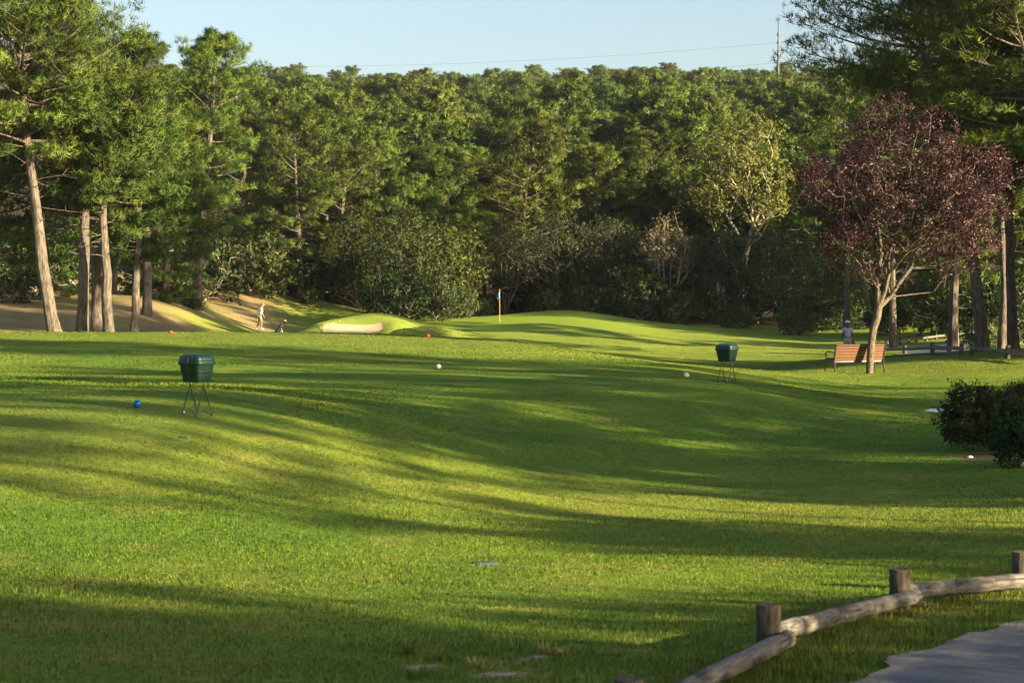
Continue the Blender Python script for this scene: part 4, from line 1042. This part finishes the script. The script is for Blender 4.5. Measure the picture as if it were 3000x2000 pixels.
# ------------------------------------------------------------------ seed boxes on wire stands
def rrect(w, d, r, n=6):
    out = []
    for cx, cy, a0 in ((w/2-r, d/2-r, 0), (-w/2+r, d/2-r, 90), (-w/2+r, -d/2+r, 180), (w/2-r, -d/2+r, 270)):
        for i in range(n):
            a = math.radians(a0 + 90 * i / (n - 1)); out.append((cx + r * math.cos(a), cy + r * math.sin(a)))
    return np.array(out)
def ring(w, d, r, z, off=(0, 0)):
    p = rrect(w, d, r); return np.column_stack([p[:, 0] + off[0], p[:, 1] + off[1], np.full(len(p), z)])
def seed_box(loc, rz, label):
    t = empty('seed_box', loc, rz, label, 'box', 'green seed boxes on wire stands')
    B0 = 0.50
    tub = MB()
    rg_ = [ring(.34, .27, .05, B0), ring(.36, .285, .055, B0 + .02), ring(.375, .30, .055, B0 + .125), ring(.405, .325, .06, B0 + .14), ring(.425, .345, .06, B0 + .255), ring(.43, .35, .06, B0 + .26)]
    # arched underside
    for q in (0, 1):
        rg_[q][:, 2] += np.where(np.abs(rg_[q][:, 0]) < .10, .028 * np.cos(rg_[q][:, 0] / .10 * math.pi / 2), 0)
    tub.loops(rg_); tub.build('tub', M['bin'], t)
    MB().loops([ring(.455, .37, .065, B0 + .258), ring(.47, .385, .07, B0 + .27), ring(.47, .385, .07, B0 + .305), ring(.455, .37, .065, B0 + .315)]).build('rim', M['bin'], t)
    lid = MB().loops([ring(.45, .365, .065, B0 + .317), ring(.452, .368, .065, B0 + .345), ring(.43, .35, .06, B0 + .375), ring(.33, .25, .05, B0 + .408), ring(.29, .21, .05, B0 + .412)]).build('lid', M['bin'], t)
    MB().box((.02, -.196, B0 + .30), (.03, .022, .10), None, .006).build('latch', M['bin_dark'], lid)
    MB().box((.02, -.186, B0 + .23), (.008, .015, .07), None, .002).build('keeper', M['bin_dark'], t)
    for sx in (-1, 1):
        x = .15 * sx
        MB().tube([(x, 0, B0 + .03), (x, 0, B0 - .09)], .012, 8).build('stand_post', M['wire'], t)
        for sy in (-1, 1):
            MB().tube([(x, 0, B0 - .085), (x, sy * .03, B0 - .14), (x, sy * .17, -.01)], .010, 7).build('leg', M['wire'], t)
        MB().tube([(x - .02, -.17, .0), (x - .02, -.03, .07), (x - .02, .0, .09), (x - .02, .03, .07), (x - .02, .17, .0)], .008, 7).build('ground_brace', M['wire'], t)
    return t
seed_box(hit(577, 1217), math.radians(-38), 'nearer green plastic seed box on wire legs, standing on the blue tee')
seed_box(at(2130, 1134, 47.5) if False else onground(2130, 46.5), math.radians(-42), 'farther green plastic seed box on wire legs, by the white tee markers')
GB_ = hit(539, 1213); link('golf_ball', MB().lathe([(.001, 0), (.012, .003), (.019, .012), (.0213, .0213), (.019, .031), (.012, .039), (.001, .0427)], 14).mesh('golf_ball'), M['white'], None, GB_)
tag(bpy.data.objects['golf_ball'], 'tiny white golf ball at the foot of the nearer seed box', 'golf ball')

# ------------------------------------------------------------------ tee markers
def marker(u, v, mat, label, r=.062):
    p = hit(u, v); t = empty('tee_marker', p, 0, label, 'tee marker', 'ball tee markers')
    prof = [(max(.002, r * math.sin(a)), r - r * math.cos(a)) for a in np.linspace(0.02, math.pi - .02, 15)]
    MB().lathe(prof, 24, (0, 0, .004)).build('ball', M[mat], t)
    MB().lathe([(.001, -.09), (.006, -.06), (.008, .004), (.012, .010)], 10).build('spike', M['steel'], t)
    return t
marker(402, 1196, 'blue', 'blue ball tee marker on the nearest tee')
marker(1285, 1081, 'white', 'white ball tee marker nearer the middle of the lawn')
marker(2011, 1106, 'white', 'white ball tee marker beside the farther seed box')
marker(500, 979, 'red', 'red ball tee marker below the pine trunks')
marker(1254, 989, 'red', 'red ball tee marker in front of the bunker mound')

# ------------------------------------------------------------------ bench
def bench():
    th = math.radians(20); rf = hit(2592, 1091)          # rear right foot, local (0.89, -0.37)
    ox = rf.x - (.89 * math.cos(th) + .37 * math.sin(th)); oy = rf.y - (.89 * math.sin(th) - .37 * math.cos(th))
    t = empty('park_bench', (ox, oy, rf.z - .01), th, 'park bench with orange wooden slats and black iron frame, seen from behind', 'bench')
    W = 1.76
    # local: +Y is the seat front, back leans to -Y
    lean = math.radians(14)
    for i in range(5):
        z = .45 + i * .093; y = -.245 - (z - .40) * math.tan(lean)
        MB().box((0, y, z), (W, .032, .086), Matrix.Rotation(lean, 3, 'X'), .008).build('back_slat', M['slat'], t)
    y = -.245 - (.91 - .40) * math.tan(lean)
    MB().box((0, y, .905), (W, .04, .045), Matrix.Rotation(lean, 3, 'X'), .012).build('top_slat', M['slat'], t)
    for i in range(5):
        MB().box((0, -.19 + i * .105, .415 + .012 * i), (W, .09, .032), Matrix.Rotation(math.radians(5), 3, 'X'), .008).build('seat_slat', M['slat'], t)
    def frame(x, end=True):
        nm = 'end_frame' if end else 'centre_frame'
        mb = MB(); s = .022
        # back upright continuing into the rear leg
        up = [(x, -.385, .945), (x, -.33, .70), (x, -.265, .42)]
        mb.tube(up, [.026, .028, .028], 8)
        if end:
            mb.tube([(x, -.265, .43), (x, -.29, .22), (x, -.35, .03), (x, -.37, .0)], [.028, .028, .026, .03], 8)
            mb.tube([(x, .27, .46), (x, .29, .25), (x, .33, .03), (x, .35, .0)], [.028, .028, .026, .03], 8)
            mb.tube([(x, -.265, .39), (x, 0, .375), (x, .27, .44), (x, .31, .45)], [.03, .026, .03, .02], 8)
        else:
            mb.tube([(x, -.265, .43), (x, -.27, .36)], .026, 8)
            mb.tube([(x, -.265, .385), (x, 0, .38), (x, .25, .43)], .02, 8)
        f = mb.build(nm, M['iron'], t)
        if end:
            a = np.linspace(0, 1, 12)
            arm = [(x, -.32, .66), (x, -.10, .685), (x, .12, .685), (x, .25, .665), (x, .315, .61), (x, .29, .55), (x, .235, .545), (x, .215, .59)]
            MB().tube(arm, [.02, .022, .024, .022, .02, .018, .016, .013], 8).build('arm_rest', M['iron'], f)
            MB().tube([(x, .27, .45), (x, .265, .50), (x, .255, .548)], .015, 7).build('arm_support', M['iron'], f)
    frame(-W / 2 - .012); frame(W / 2 + .012); frame(0, False)
    MB().box((0, -.232, .372), (W, .03, .055), None, .006).build('rear_beam', M['steel'], t)
    MB().box((0, .24, .40), (W, .03, .04), None, .006).build('front_beam', M['iron'], t)
    return t
bench()

# ------------------------------------------------------------------ shrubs, stones and bed at the right edge
YEW = shrub(450, (0, 0, .58), (.78, .7, .55), 420, 22, 5, .04, .02, (.016, .028, .008), (.055, .07, .016), zmin=-.9, cluster=.055, r_tip=.003, spread=.6, lump=.16, shell=.35)
RHO = shrub(451, (0, 0, .45), (.55, .5, .42), 200, 8, 4, .085, .04, (.014, .04, .012), (.035, .085, .02), zmin=-.9, cluster=.06, r_tip=.004, lump=.14, shell=.35)
y1 = hit(2885, 1318); o = place('shrub', YEW, y1, 0.4, 1.0, 'fine leaved dark shrub in the mulch bed at the right edge', 'shrub', 'garden shrubs at the right edge', LOW)
y2 = hit(2985, 1300); y2 = Vector((y2.x + .35, y2.y + .1, y2.z)); o = place('shrub', YEW, y2, 2.2, 1.05, 'fine leaved shrub behind, cut by the right edge', 'shrub', 'garden shrubs at the right edge', LOW)
r1 = hit(2985, 1368); r1 = Vector((r1.x + .06, r1.y + .1, r1.z)); o = place('shrub', RHO, r1, 1.0, 1.0, 'broad leaved glossy green shrub in front at the right edge', 'shrub', 'garden shrubs at the right edge', LOW)
def stone(u, v, sx, sy, sz, seed, label, name='stone', mat='stone', sub=2):
    rg = np.random.default_rng(seed)
    bm = bmesh.new(); bmesh.ops.create_icosphere(bm, subdivisions=sub, radius=1)
    for w in bm.verts:
        k = 1 + rg.normal(0, .07); w.co = Vector((w.co.x * sx * k, w.co.y * sy * k, w.co.z * sz * k))
    me = bpy.data.meshes.new(name); bm.to_mesh(me); bm.free()
    for p in me.polygons: p.use_smooth = False
    o = link(name, me, M[mat], None, hit(u, v)); return tag(o, label, 'stone', 'stones by the mulch bed')
stone(2842, 1340, .055, .04, .035, 1, 'small pale stone at the edge of the mulch bed')
stone(2735, 1318, .016, .013, .012, 2, 'pebble lying in the grass left of the mulch bed')
stone(2762, 1314, .014, .012, .010, 3, 'second pebble lying in the grass left of the mulch bed')
sl = empty('paving_slab', hit(2752, 1205), math.radians(8), 'white sunlit stone slab set in the grass behind the shrub', 'slab')
bm = bmesh.new(); prof = [(-.42, -.1), (-.30, -.22), (.1, -.25), (.5, -.2), (.55, .1), (.3, .3), (-.05, .24), (-.2, .1)]
vs = [bm.verts.new((a, b * 1.6, .035)) for a, b in prof]; f = bm.faces.new(vs)
r = bmesh.ops.extrude_face_region(bm, geom=[f]); 
for w in [g for g in r['geom'] if isinstance(g, bmesh.types.BMVert)]: w.co.z = -.06
bmesh.ops.recalc_face_normals(bm, faces=bm.faces)
me = bpy.data.meshes.new('slab_stone'); bm.to_mesh(me); bm.free(); link('slab_stone', me, M['stone'], sl)

# irrigation fittings
vb = empty('valve_box', hit(1427, 1652), math.radians(12), 'faded green irrigation valve box lid sunk in the lawn', 'valve box')
MB().box((0, 0, -.017), (.20, .14, .05), None, .008).build('lid', M['teal'], vb); MB().box((0, .105, -.01), (.23, .05, .04), None, .006).build('rim', M['dark'], vb)  # dark colour of the rim box paints in the shaded recess behind the lid
sp = empty('sprinkler_head', hit(530, 1281), 0, 'dark round sprinkler head sunk in the near tee', 'sprinkler')
MB().lathe([(.09, -.05), (.09, -.004), (.08, .0), (.045, -.003)], 20).build('cover', M['dark'], sp); MB().lathe([(.045, -.03), (.045, .004), (.03, .008)], 14).build('nozzle', M['iron'], sp)

# ------------------------------------------------------------------ flag and hole
fp = hit(1464, 943); fl = empty('golf_flag', fp, 0, 'yellow flagstick with limp blue flag standing on the green', 'flag')
MB().tube([(0, 0, -.1), (0, 0, 1.2), (0, 0, 2.18)], [.014, .012, .010], 8).build('pole', M['yellow'], fl)
MB().lathe([(.001, 2.18), (.018, 2.19), (.018, 2.21), (.001, 2.22)], 8).build('finial', M['white'], fl)
mb = MB(); n = 9; rows = []
for i in range(n):
    z = 2.15 - i * .062; wv = .05 + .14 * math.sin(i / (n - 1) * 2.2) ; 
    rows.append([(0.012 - wv * s * (1 - .12 * s), .05 * math.sin(s * 6 + i * .5), z - .13 * s) for s in (0, .33, .66, 1)])
V_ = np.array(rows).reshape(-1, 3); mb.add(V_, [(i*4+j, i*4+j+1, (i+1)*4+j+1, (i+1)*4+j) for i in range(n-1) for j in range(3)])
fo = mb.build('flag_cloth', M['flag'], fl); sm = fo.modifiers.new('thick', 'SOLIDIFY'); sm.thickness = .006
MB().lathe([(.054, -.1), (.054, .004), (.048, .004), (.048, -.09)], 16).build('cup', M['white'], fl)

# ------------------------------------------------------------------ power pole and lines
pw = onground(2277, 440); pt = at(2277, 66, 440)
ph = pt.z - pw.z
pole = empty('power_pole', pw, 0, 'tall slender grey power pole rising above the wooded hill', 'pole')
MB().tube([(0, 0, -1), (0, 0, ph * .5), (0, 0, ph)], [.30, .24, .15], 10).build('shaft', M['galv'], pole)
for i, v in enumerate((102, 125, 164, 184)):
    z = at(2277, v, 440).z - pw.z
    MB().lathe([(.1, z - .4), (.30, z - .35), (.31, z + .35), (.1, z + .4)], 10).build('collar', M['galv'], pole)
def wire(v0, label, right):
    X0 = 2277; pts = []
    if right: us = np.linspace(X0, 3300, 14); vv = [v0 + 18 * math.sin(min(1, (u - X0) / 600) * math.pi / 2) for u in us]
    else: us = np.linspace(X0, -500, 40); vv = [v0 + 71 * (1 - ((u - 800) / 1477) ** 2) for u in us]
    P = [at(u, v, 440 + (.02 * (X0 - u) if not right else 0)) for u, v in zip(us, vv)]
    o = MB().tube([tuple(p) for p in P], .024, 5, True).build('power_line', M['galv']); tag(o, label, 'wire', 'power lines')
wire(125, 'upper power line sagging left from the pole', False); wire(184, 'lower power line sagging left from the pole into the trees', False)
wire(125, 'upper power line running right from the pole', True); wire(184, 'lower power line running right from the pole', True)

# ------------------------------------------------------------------ people
def skin_mesh(name, verts, edges, radii, root, mat, parent, sub=2):
    me = bpy.data.meshes.new(name); me.from_pydata(verts, edges, [])
    o = bpy.data.objects.new(name + '_tmp', me); COL.objects.link(o)
    md = o.modifiers.new('skin', 'SKIN'); md.use_smooth_shade = True
    ly = me.skin_vertices[0] if me.skin_vertices else None
    for i, v in enumerate(ly.data):
        r = radii[i]; v.radius = (r, r) if np.isscalar(r) else r; v.use_root = (i == root)
    s = o.modifiers.new('sub', 'SUBSURF'); s.levels = sub; s.render_levels = sub
    dg = bpy.context.evaluated_depsgraph_get(); dg.update()
    m2 = bpy.data.meshes.new_from_object(o.evaluated_get(dg)); m2.name = name
    bpy.data.objects.remove(o)
    for p in m2.polygons: p.use_smooth = True
    m2.materials.clear()
    return link(name, m2, mat, parent)
class Sk:
    def __init__(s): s.v = []; s.e = []; s.r = []
    def add(s, p, r, prev=None):
        s.v.append(tuple(p)); s.r.append(r)
        if prev is not None: s.e.append((prev, len(s.v) - 1))
        return len(s.v) - 1
    def chain(s, prev, *pr):
        for p, r in pr: prev = s.add(p, r, prev)
        return prev
def hand(b, wrist, d, side, curl):
    """palm, four fingers and a thumb at the end of the forearm; d: forearm direction, side: across the palm"""
    d = Vector(d).normalized(); side = Vector(side).normalized(); cu = Vector(curl).normalized(); w = Vector(b.v[wrist])
    palm = b.add(w + d * .07, (.030, .018), wrist)
    for i, L in enumerate((.070, .080, .074, .058)):
        k = w + d * .095 + side * (.027 - .018 * i)
        b.chain(palm, (k, .0095), (k + d * L * .55 + cu * .008, .0085), (k + d * L * .95 + cu * .03, .007))
    t = w + d * .03 + side * .03
    b.chain(palm, (t, .011), (t + d * .035 + side * .018, .010), (t + d * .065 + side * .02 + cu * .01, .008))
def person(name, label, loc, rz, J, mats, cap, hair, sc=1.0):
    t = empty(name, loc, rz, label, 'person'); t.scale = (sc,) * 3
    b = Sk()
    pel = b.add(J['pelvis'], (.15, .11)); sp_ = b.add(J['spine'], (.145, .11), pel); ch = b.add(J['chest'], (.165, .12), sp_); up_ = b.add(J['neckbase'], (.11, .09), ch)
    nk = b.add(J['neck'], .058, up_); hb = b.add(J['jaw'], (.066, .078), nk); hd = b.add(J['head'], (.078, .098), hb); ht = b.add(J['crown'], (.055, .066), hd)
    f = Vector(J['face']).normalized(); h = Vector(J['head']); rt = f.cross(Vector((0, 0, 1))).normalized()
    nose = b.add(h + f * .115 - Vector((0, 0, .02)), .013, hd)
    b.add(Vector(J['jaw']) + f * .085 - Vector((0, 0, .012)), .026, hb)
    for s in (-1, 1): b.add(h + rt * .088 * s - Vector((0, 0, .012)), (.012, .018), hd)
    for s in ('r', 'l'):
        sh, el, wr = J['sh_' + s], J['el_' + s], J['wr_' + s]
        i = b.chain(up_, (sh, .062), (Vector(sh).lerp(Vector(el), .5), .048), (el, .040), (Vector(el).lerp(Vector(wr), .45), .036), (wr, .025))
        d = Vector(wr) - Vector(el); hand(b, i, d, f, (0, 0, -1) if abs(d.normalized().z) < .7 else -rt * (1 if s == 'r' else -1))
        hp, kn, an, to = J['hp_' + s], J['kn_' + s], J['an_' + s], J['to_' + s]
        b.chain(pel, (hp, .095), (Vector(hp).lerp(Vector(kn), .5), .080), (kn, .055), (Vector(kn).lerp(Vector(an), .35), .056), (an, .036), (Vector(an).lerp(Vector(to), .5) - Vector((0, 0, .015)), .040), (to, .032))
    skin_mesh('body', b.v, b.e, b.r, pel, M['skin'], t)
    for s in (-1, 1):
        MB().lathe([(.001, -.009), (.007, -.006), (.009, 0), (.007, .006), (.001, .009)], 8).build('eye', M['hair'], t, h + f * .094 + rt * .034 * s + Vector((0, 0, .012)))
    c = Sk(); a = c.add(Vector(J['pelvis']) + Vector((0, 0, .03)), (.172, .135)); q = c.add(J['spine'], (.175, .138), a); q = c.add(J['chest'], (.190, .142), q); u = c.add(J['neckbase'], (.125, .10), q)
    for s in ('r', 'l'):
        sh, el = Vector(J['sh_' + s]), Vector(J['el_' + s]); c.chain(u, (sh, .082), (sh.lerp(el, .5), .072), (sh.lerp(el, .82), .070))
    skin_mesh('shirt', c.v, c.e, c.r, a, M[mats[0]], t)
    c = Sk(); a = c.add(J['pelvis'], (.168, .130))
    for s in ('r', 'l'):
        hp, kn = Vector(J['hp_' + s]), Vector(J['kn_' + s]); c.chain(a, (hp, .115), (hp.lerp(kn, .5), .105), (hp.lerp(kn, .9), .100))
    skin_mesh('shorts', c.v, c.e, c.r, a, M[mats[1]], t)
    for s in ('r', 'l'):
        an, to = Vector(J['an_' + s]), Vector(J['to_' + s]); c = Sk(); i = c.add(an - Vector((0, 0, .02)) - (to - an) * .15, .048); c.chain(i, (an.lerp(to, .5) - Vector((0, 0, .02)), .048), (to, .040)); skin_mesh('shoe', c.v, c.e, c.r, 0, M['shoe'], t)
    # cap with brim
    mb = MB(); R = .112; m_ = Matrix.Translation(h + Vector((0, 0, .02))) @ f.to_track_quat('Y', 'Z').to_matrix().to_4x4()
    prof = [(R * 1.0, .0), (R * .99, .03), (R * .86, .075), (R * .55, .105), (.004, .117)]
    mb.lathe([(r_, z_) for r_, z_ in prof], 18)
    br = [(math.cos(a) * .085, .09 + max(0, math.sin(a)) * .085) for a in np.linspace(0, math.pi, 9)]
    Vt = [(x_, y_, .004) for x_, y_ in br] + [(x_, y_, -.008) for x_, y_ in br]; n_ = len(br)
    mb.add(Vt, [tuple(range(n_)), tuple(range(2 * n_ - 1, n_ - 1, -1))] + [(i, i + n_, i + n_ + 1, i + 1) for i in range(n_ - 1)])
    co = mb.build('cap', M[cap], t); co.matrix_local = m_
    # hair at the back of the head
    c = Sk(); bk_ = h - f * .055; i = c.add(bk_ + Vector((0, 0, -.005)), (.075, .05))
    if hair == 'long': c.chain(i, (bk_ - f * .05 - Vector((0, 0, .06)), .045), (bk_ - f * .06 - Vector((0, 0, .18)), .04), (bk_ - f * .05 - Vector((0, 0, .27)), .018))
    else: c.chain(i, (bk_ - Vector((0, 0, .06)), .055))
    skin_mesh('hair', c.v, c.e, c.r, 0, M['hair'], t)
    return t
# golfer: faces +X, head bowed, near arm hanging forward
JG = dict(pelvis=(0, 0, .93), spine=(.0, 0, 1.10), chest=(.03, 0, 1.29), neckbase=(.07, 0, 1.44), neck=(.11, 0, 1.51), jaw=(.155, 0, 1.57), head=(.185, 0, 1.65), crown=(.185, 0, 1.73), face=(.93, 0, -.30),
          sh_r=(.06, -.19, 1.42), el_r=(.10, -.25, 1.13), wr_r=(.21, -.22, .90), sh_l=(.06, .19, 1.42), el_l=(-.09, .26, 1.15), wr_l=(-.06, .25, .90),
          hp_r=(0, -.10, .88), kn_r=(.08, -.11, .49), an_r=(.06, -.11, .08), to_r=(.24, -.13, .035), hp_l=(0, .10, .88), kn_l=(-.06, .11, .50), an_l=(-.24, .11, .10), to_l=(-.09, .13, .035))
gp = onground(762, 132)
person('person', 'golfer in white shirt, khaki shorts and coral cap looking down, beside a bag', gp, math.radians(12), JG, ('shirt', 'khaki'), 'pink', 'short', 1.0)
JW = dict(pelvis=(0, 0, .93), spine=(.0, 0, 1.10), chest=(.01, 0, 1.28), neckbase=(.02, 0, 1.42), neck=(.03, 0, 1.49), jaw=(.05, 0, 1.55), head=(.06, 0, 1.63), crown=(.06, 0, 1.71), face=(1, 0, -.05),
          sh_r=(.02, -.17, 1.40), el_r=(.06, -.24, 1.13), wr_r=(.25, -.26, 1.02), sh_l=(.02, .17, 1.40), el_l=(.03, .24, 1.12), wr_l=(.20, .20, 1.0),
          hp_r=(0, -.09, .88), kn_r=(.10, -.10, .49), an_r=(.02, -.10, .08), to_r=(.2, -.12, .035), hp_l=(0, .09, .88), kn_l=(.0, .10, .50), an_l=(-.20, .10, .11), to_l=(-.05, .12, .035))
wp = onground(2484, 87)
person('person', 'woman in lilac shirt, grey shorts and white cap walking away behind the bench', wp, math.radians(90), JW, ('lilac', 'grey_cloth'), 'white', 'long', .96)
# golf bags
def golf_bag(loc, rz, label, tilt, cover=True, legs=True):
    t = empty('golf_bag', loc, rz, label, 'golf bag', 'golf bags of the two players')
    d = Vector((math.sin(tilt), 0, math.cos(tilt))); q = d.to_track_quat('Z', 'Y')
    P = [tuple(d * s + Vector((0, 0, .03))) for s in (0, .06, .35, .7, .84, .86)]
    MB().tube(P, [.10, .12, .125, .125, .14, .13], 16).build('body', M['black'], t)
    pk = MB().box(tuple(d * .42 + q @ Vector((0, -.13, 0))), (.16, .07, .42), q.to_matrix(), .03).build('pocket', M['black'], t)
    MB().box(tuple(d * .50 + q @ Vector((0, -.168, 0))), (.10, .006, .08), q.to_matrix(), 0).build('emblem', M['shirt'], pk)
    MB().tube([tuple(d * a + q @ Vector((o_, 0, 0))) for a, o_ in ((.25, -.12), (.4, -.20), (.6, -.21), (.75, -.13))], .016, 6).build('strap', M['black'], t)
    for i, (a, l_) in enumerate(((-.05, .26), (.05, .20), (0, .30), (.06, .22))):
        p0 = d * .85 + q @ Vector((a, .03 * (i - 1.5), 0)); p1 = p0 + d * l_
        c_ = MB().tube([tuple(p0), tuple(p1)], .009, 6).build('club', M['steel'], t)
        MB().tube([tuple(p1 - d * .02), tuple(p1 + d * .05), tuple(p1 + d * .09 + q @ Vector((.03, 0, 0)))], [.03, .052, .03], 8).build('head_cover', M['lemon'] if (cover and i in (2,)) else M['black'], c_)
    if legs:
        for s in (-1, 1):
            p0 = d * .72; MB().tube([tuple(p0), tuple(Vector((p0.x + .16, s * .20, -.02)))], .009, 6).build('stand_leg', M['shirt'], t)
    return t
bg_ = onground(803, 130.5); golf_bag(bg_, 0, 'black stand bag leaning beside the golfer, white emblem on pocket', math.radians(38))
wb = onground(2497, 87.5); golf_bag(wb, math.radians(90), 'black golf bag pushed along by the walking woman', math.radians(15), False, False)

# ------------------------------------------------------------------ evening air
bm = bmesh.new(); bmesh.ops.create_cube(bm, size=1.0)
me = bpy.data.meshes.new('haze'); bm.to_mesh(me); bm.free()
hm, hnt, hout = new_mat('haze'); hv = N(hnt, 'ShaderNodeVolumePrincipled'); hv.inputs['Density'].default_value = 0.00008; hv.inputs['Color'].default_value = (0.86, 0.93, 1.0, 1); hv.inputs['Anisotropy'].default_value = 0.2
hnt.links.new(hv.outputs[0], hout.inputs['Volume'])
hz = link('haze', me, hm); hz.scale = (1260, 1060, 92); hz.location = (0, 430, 41); tag(hz, 'thin evening haze over the golf course', 'haze', kind='stuff')
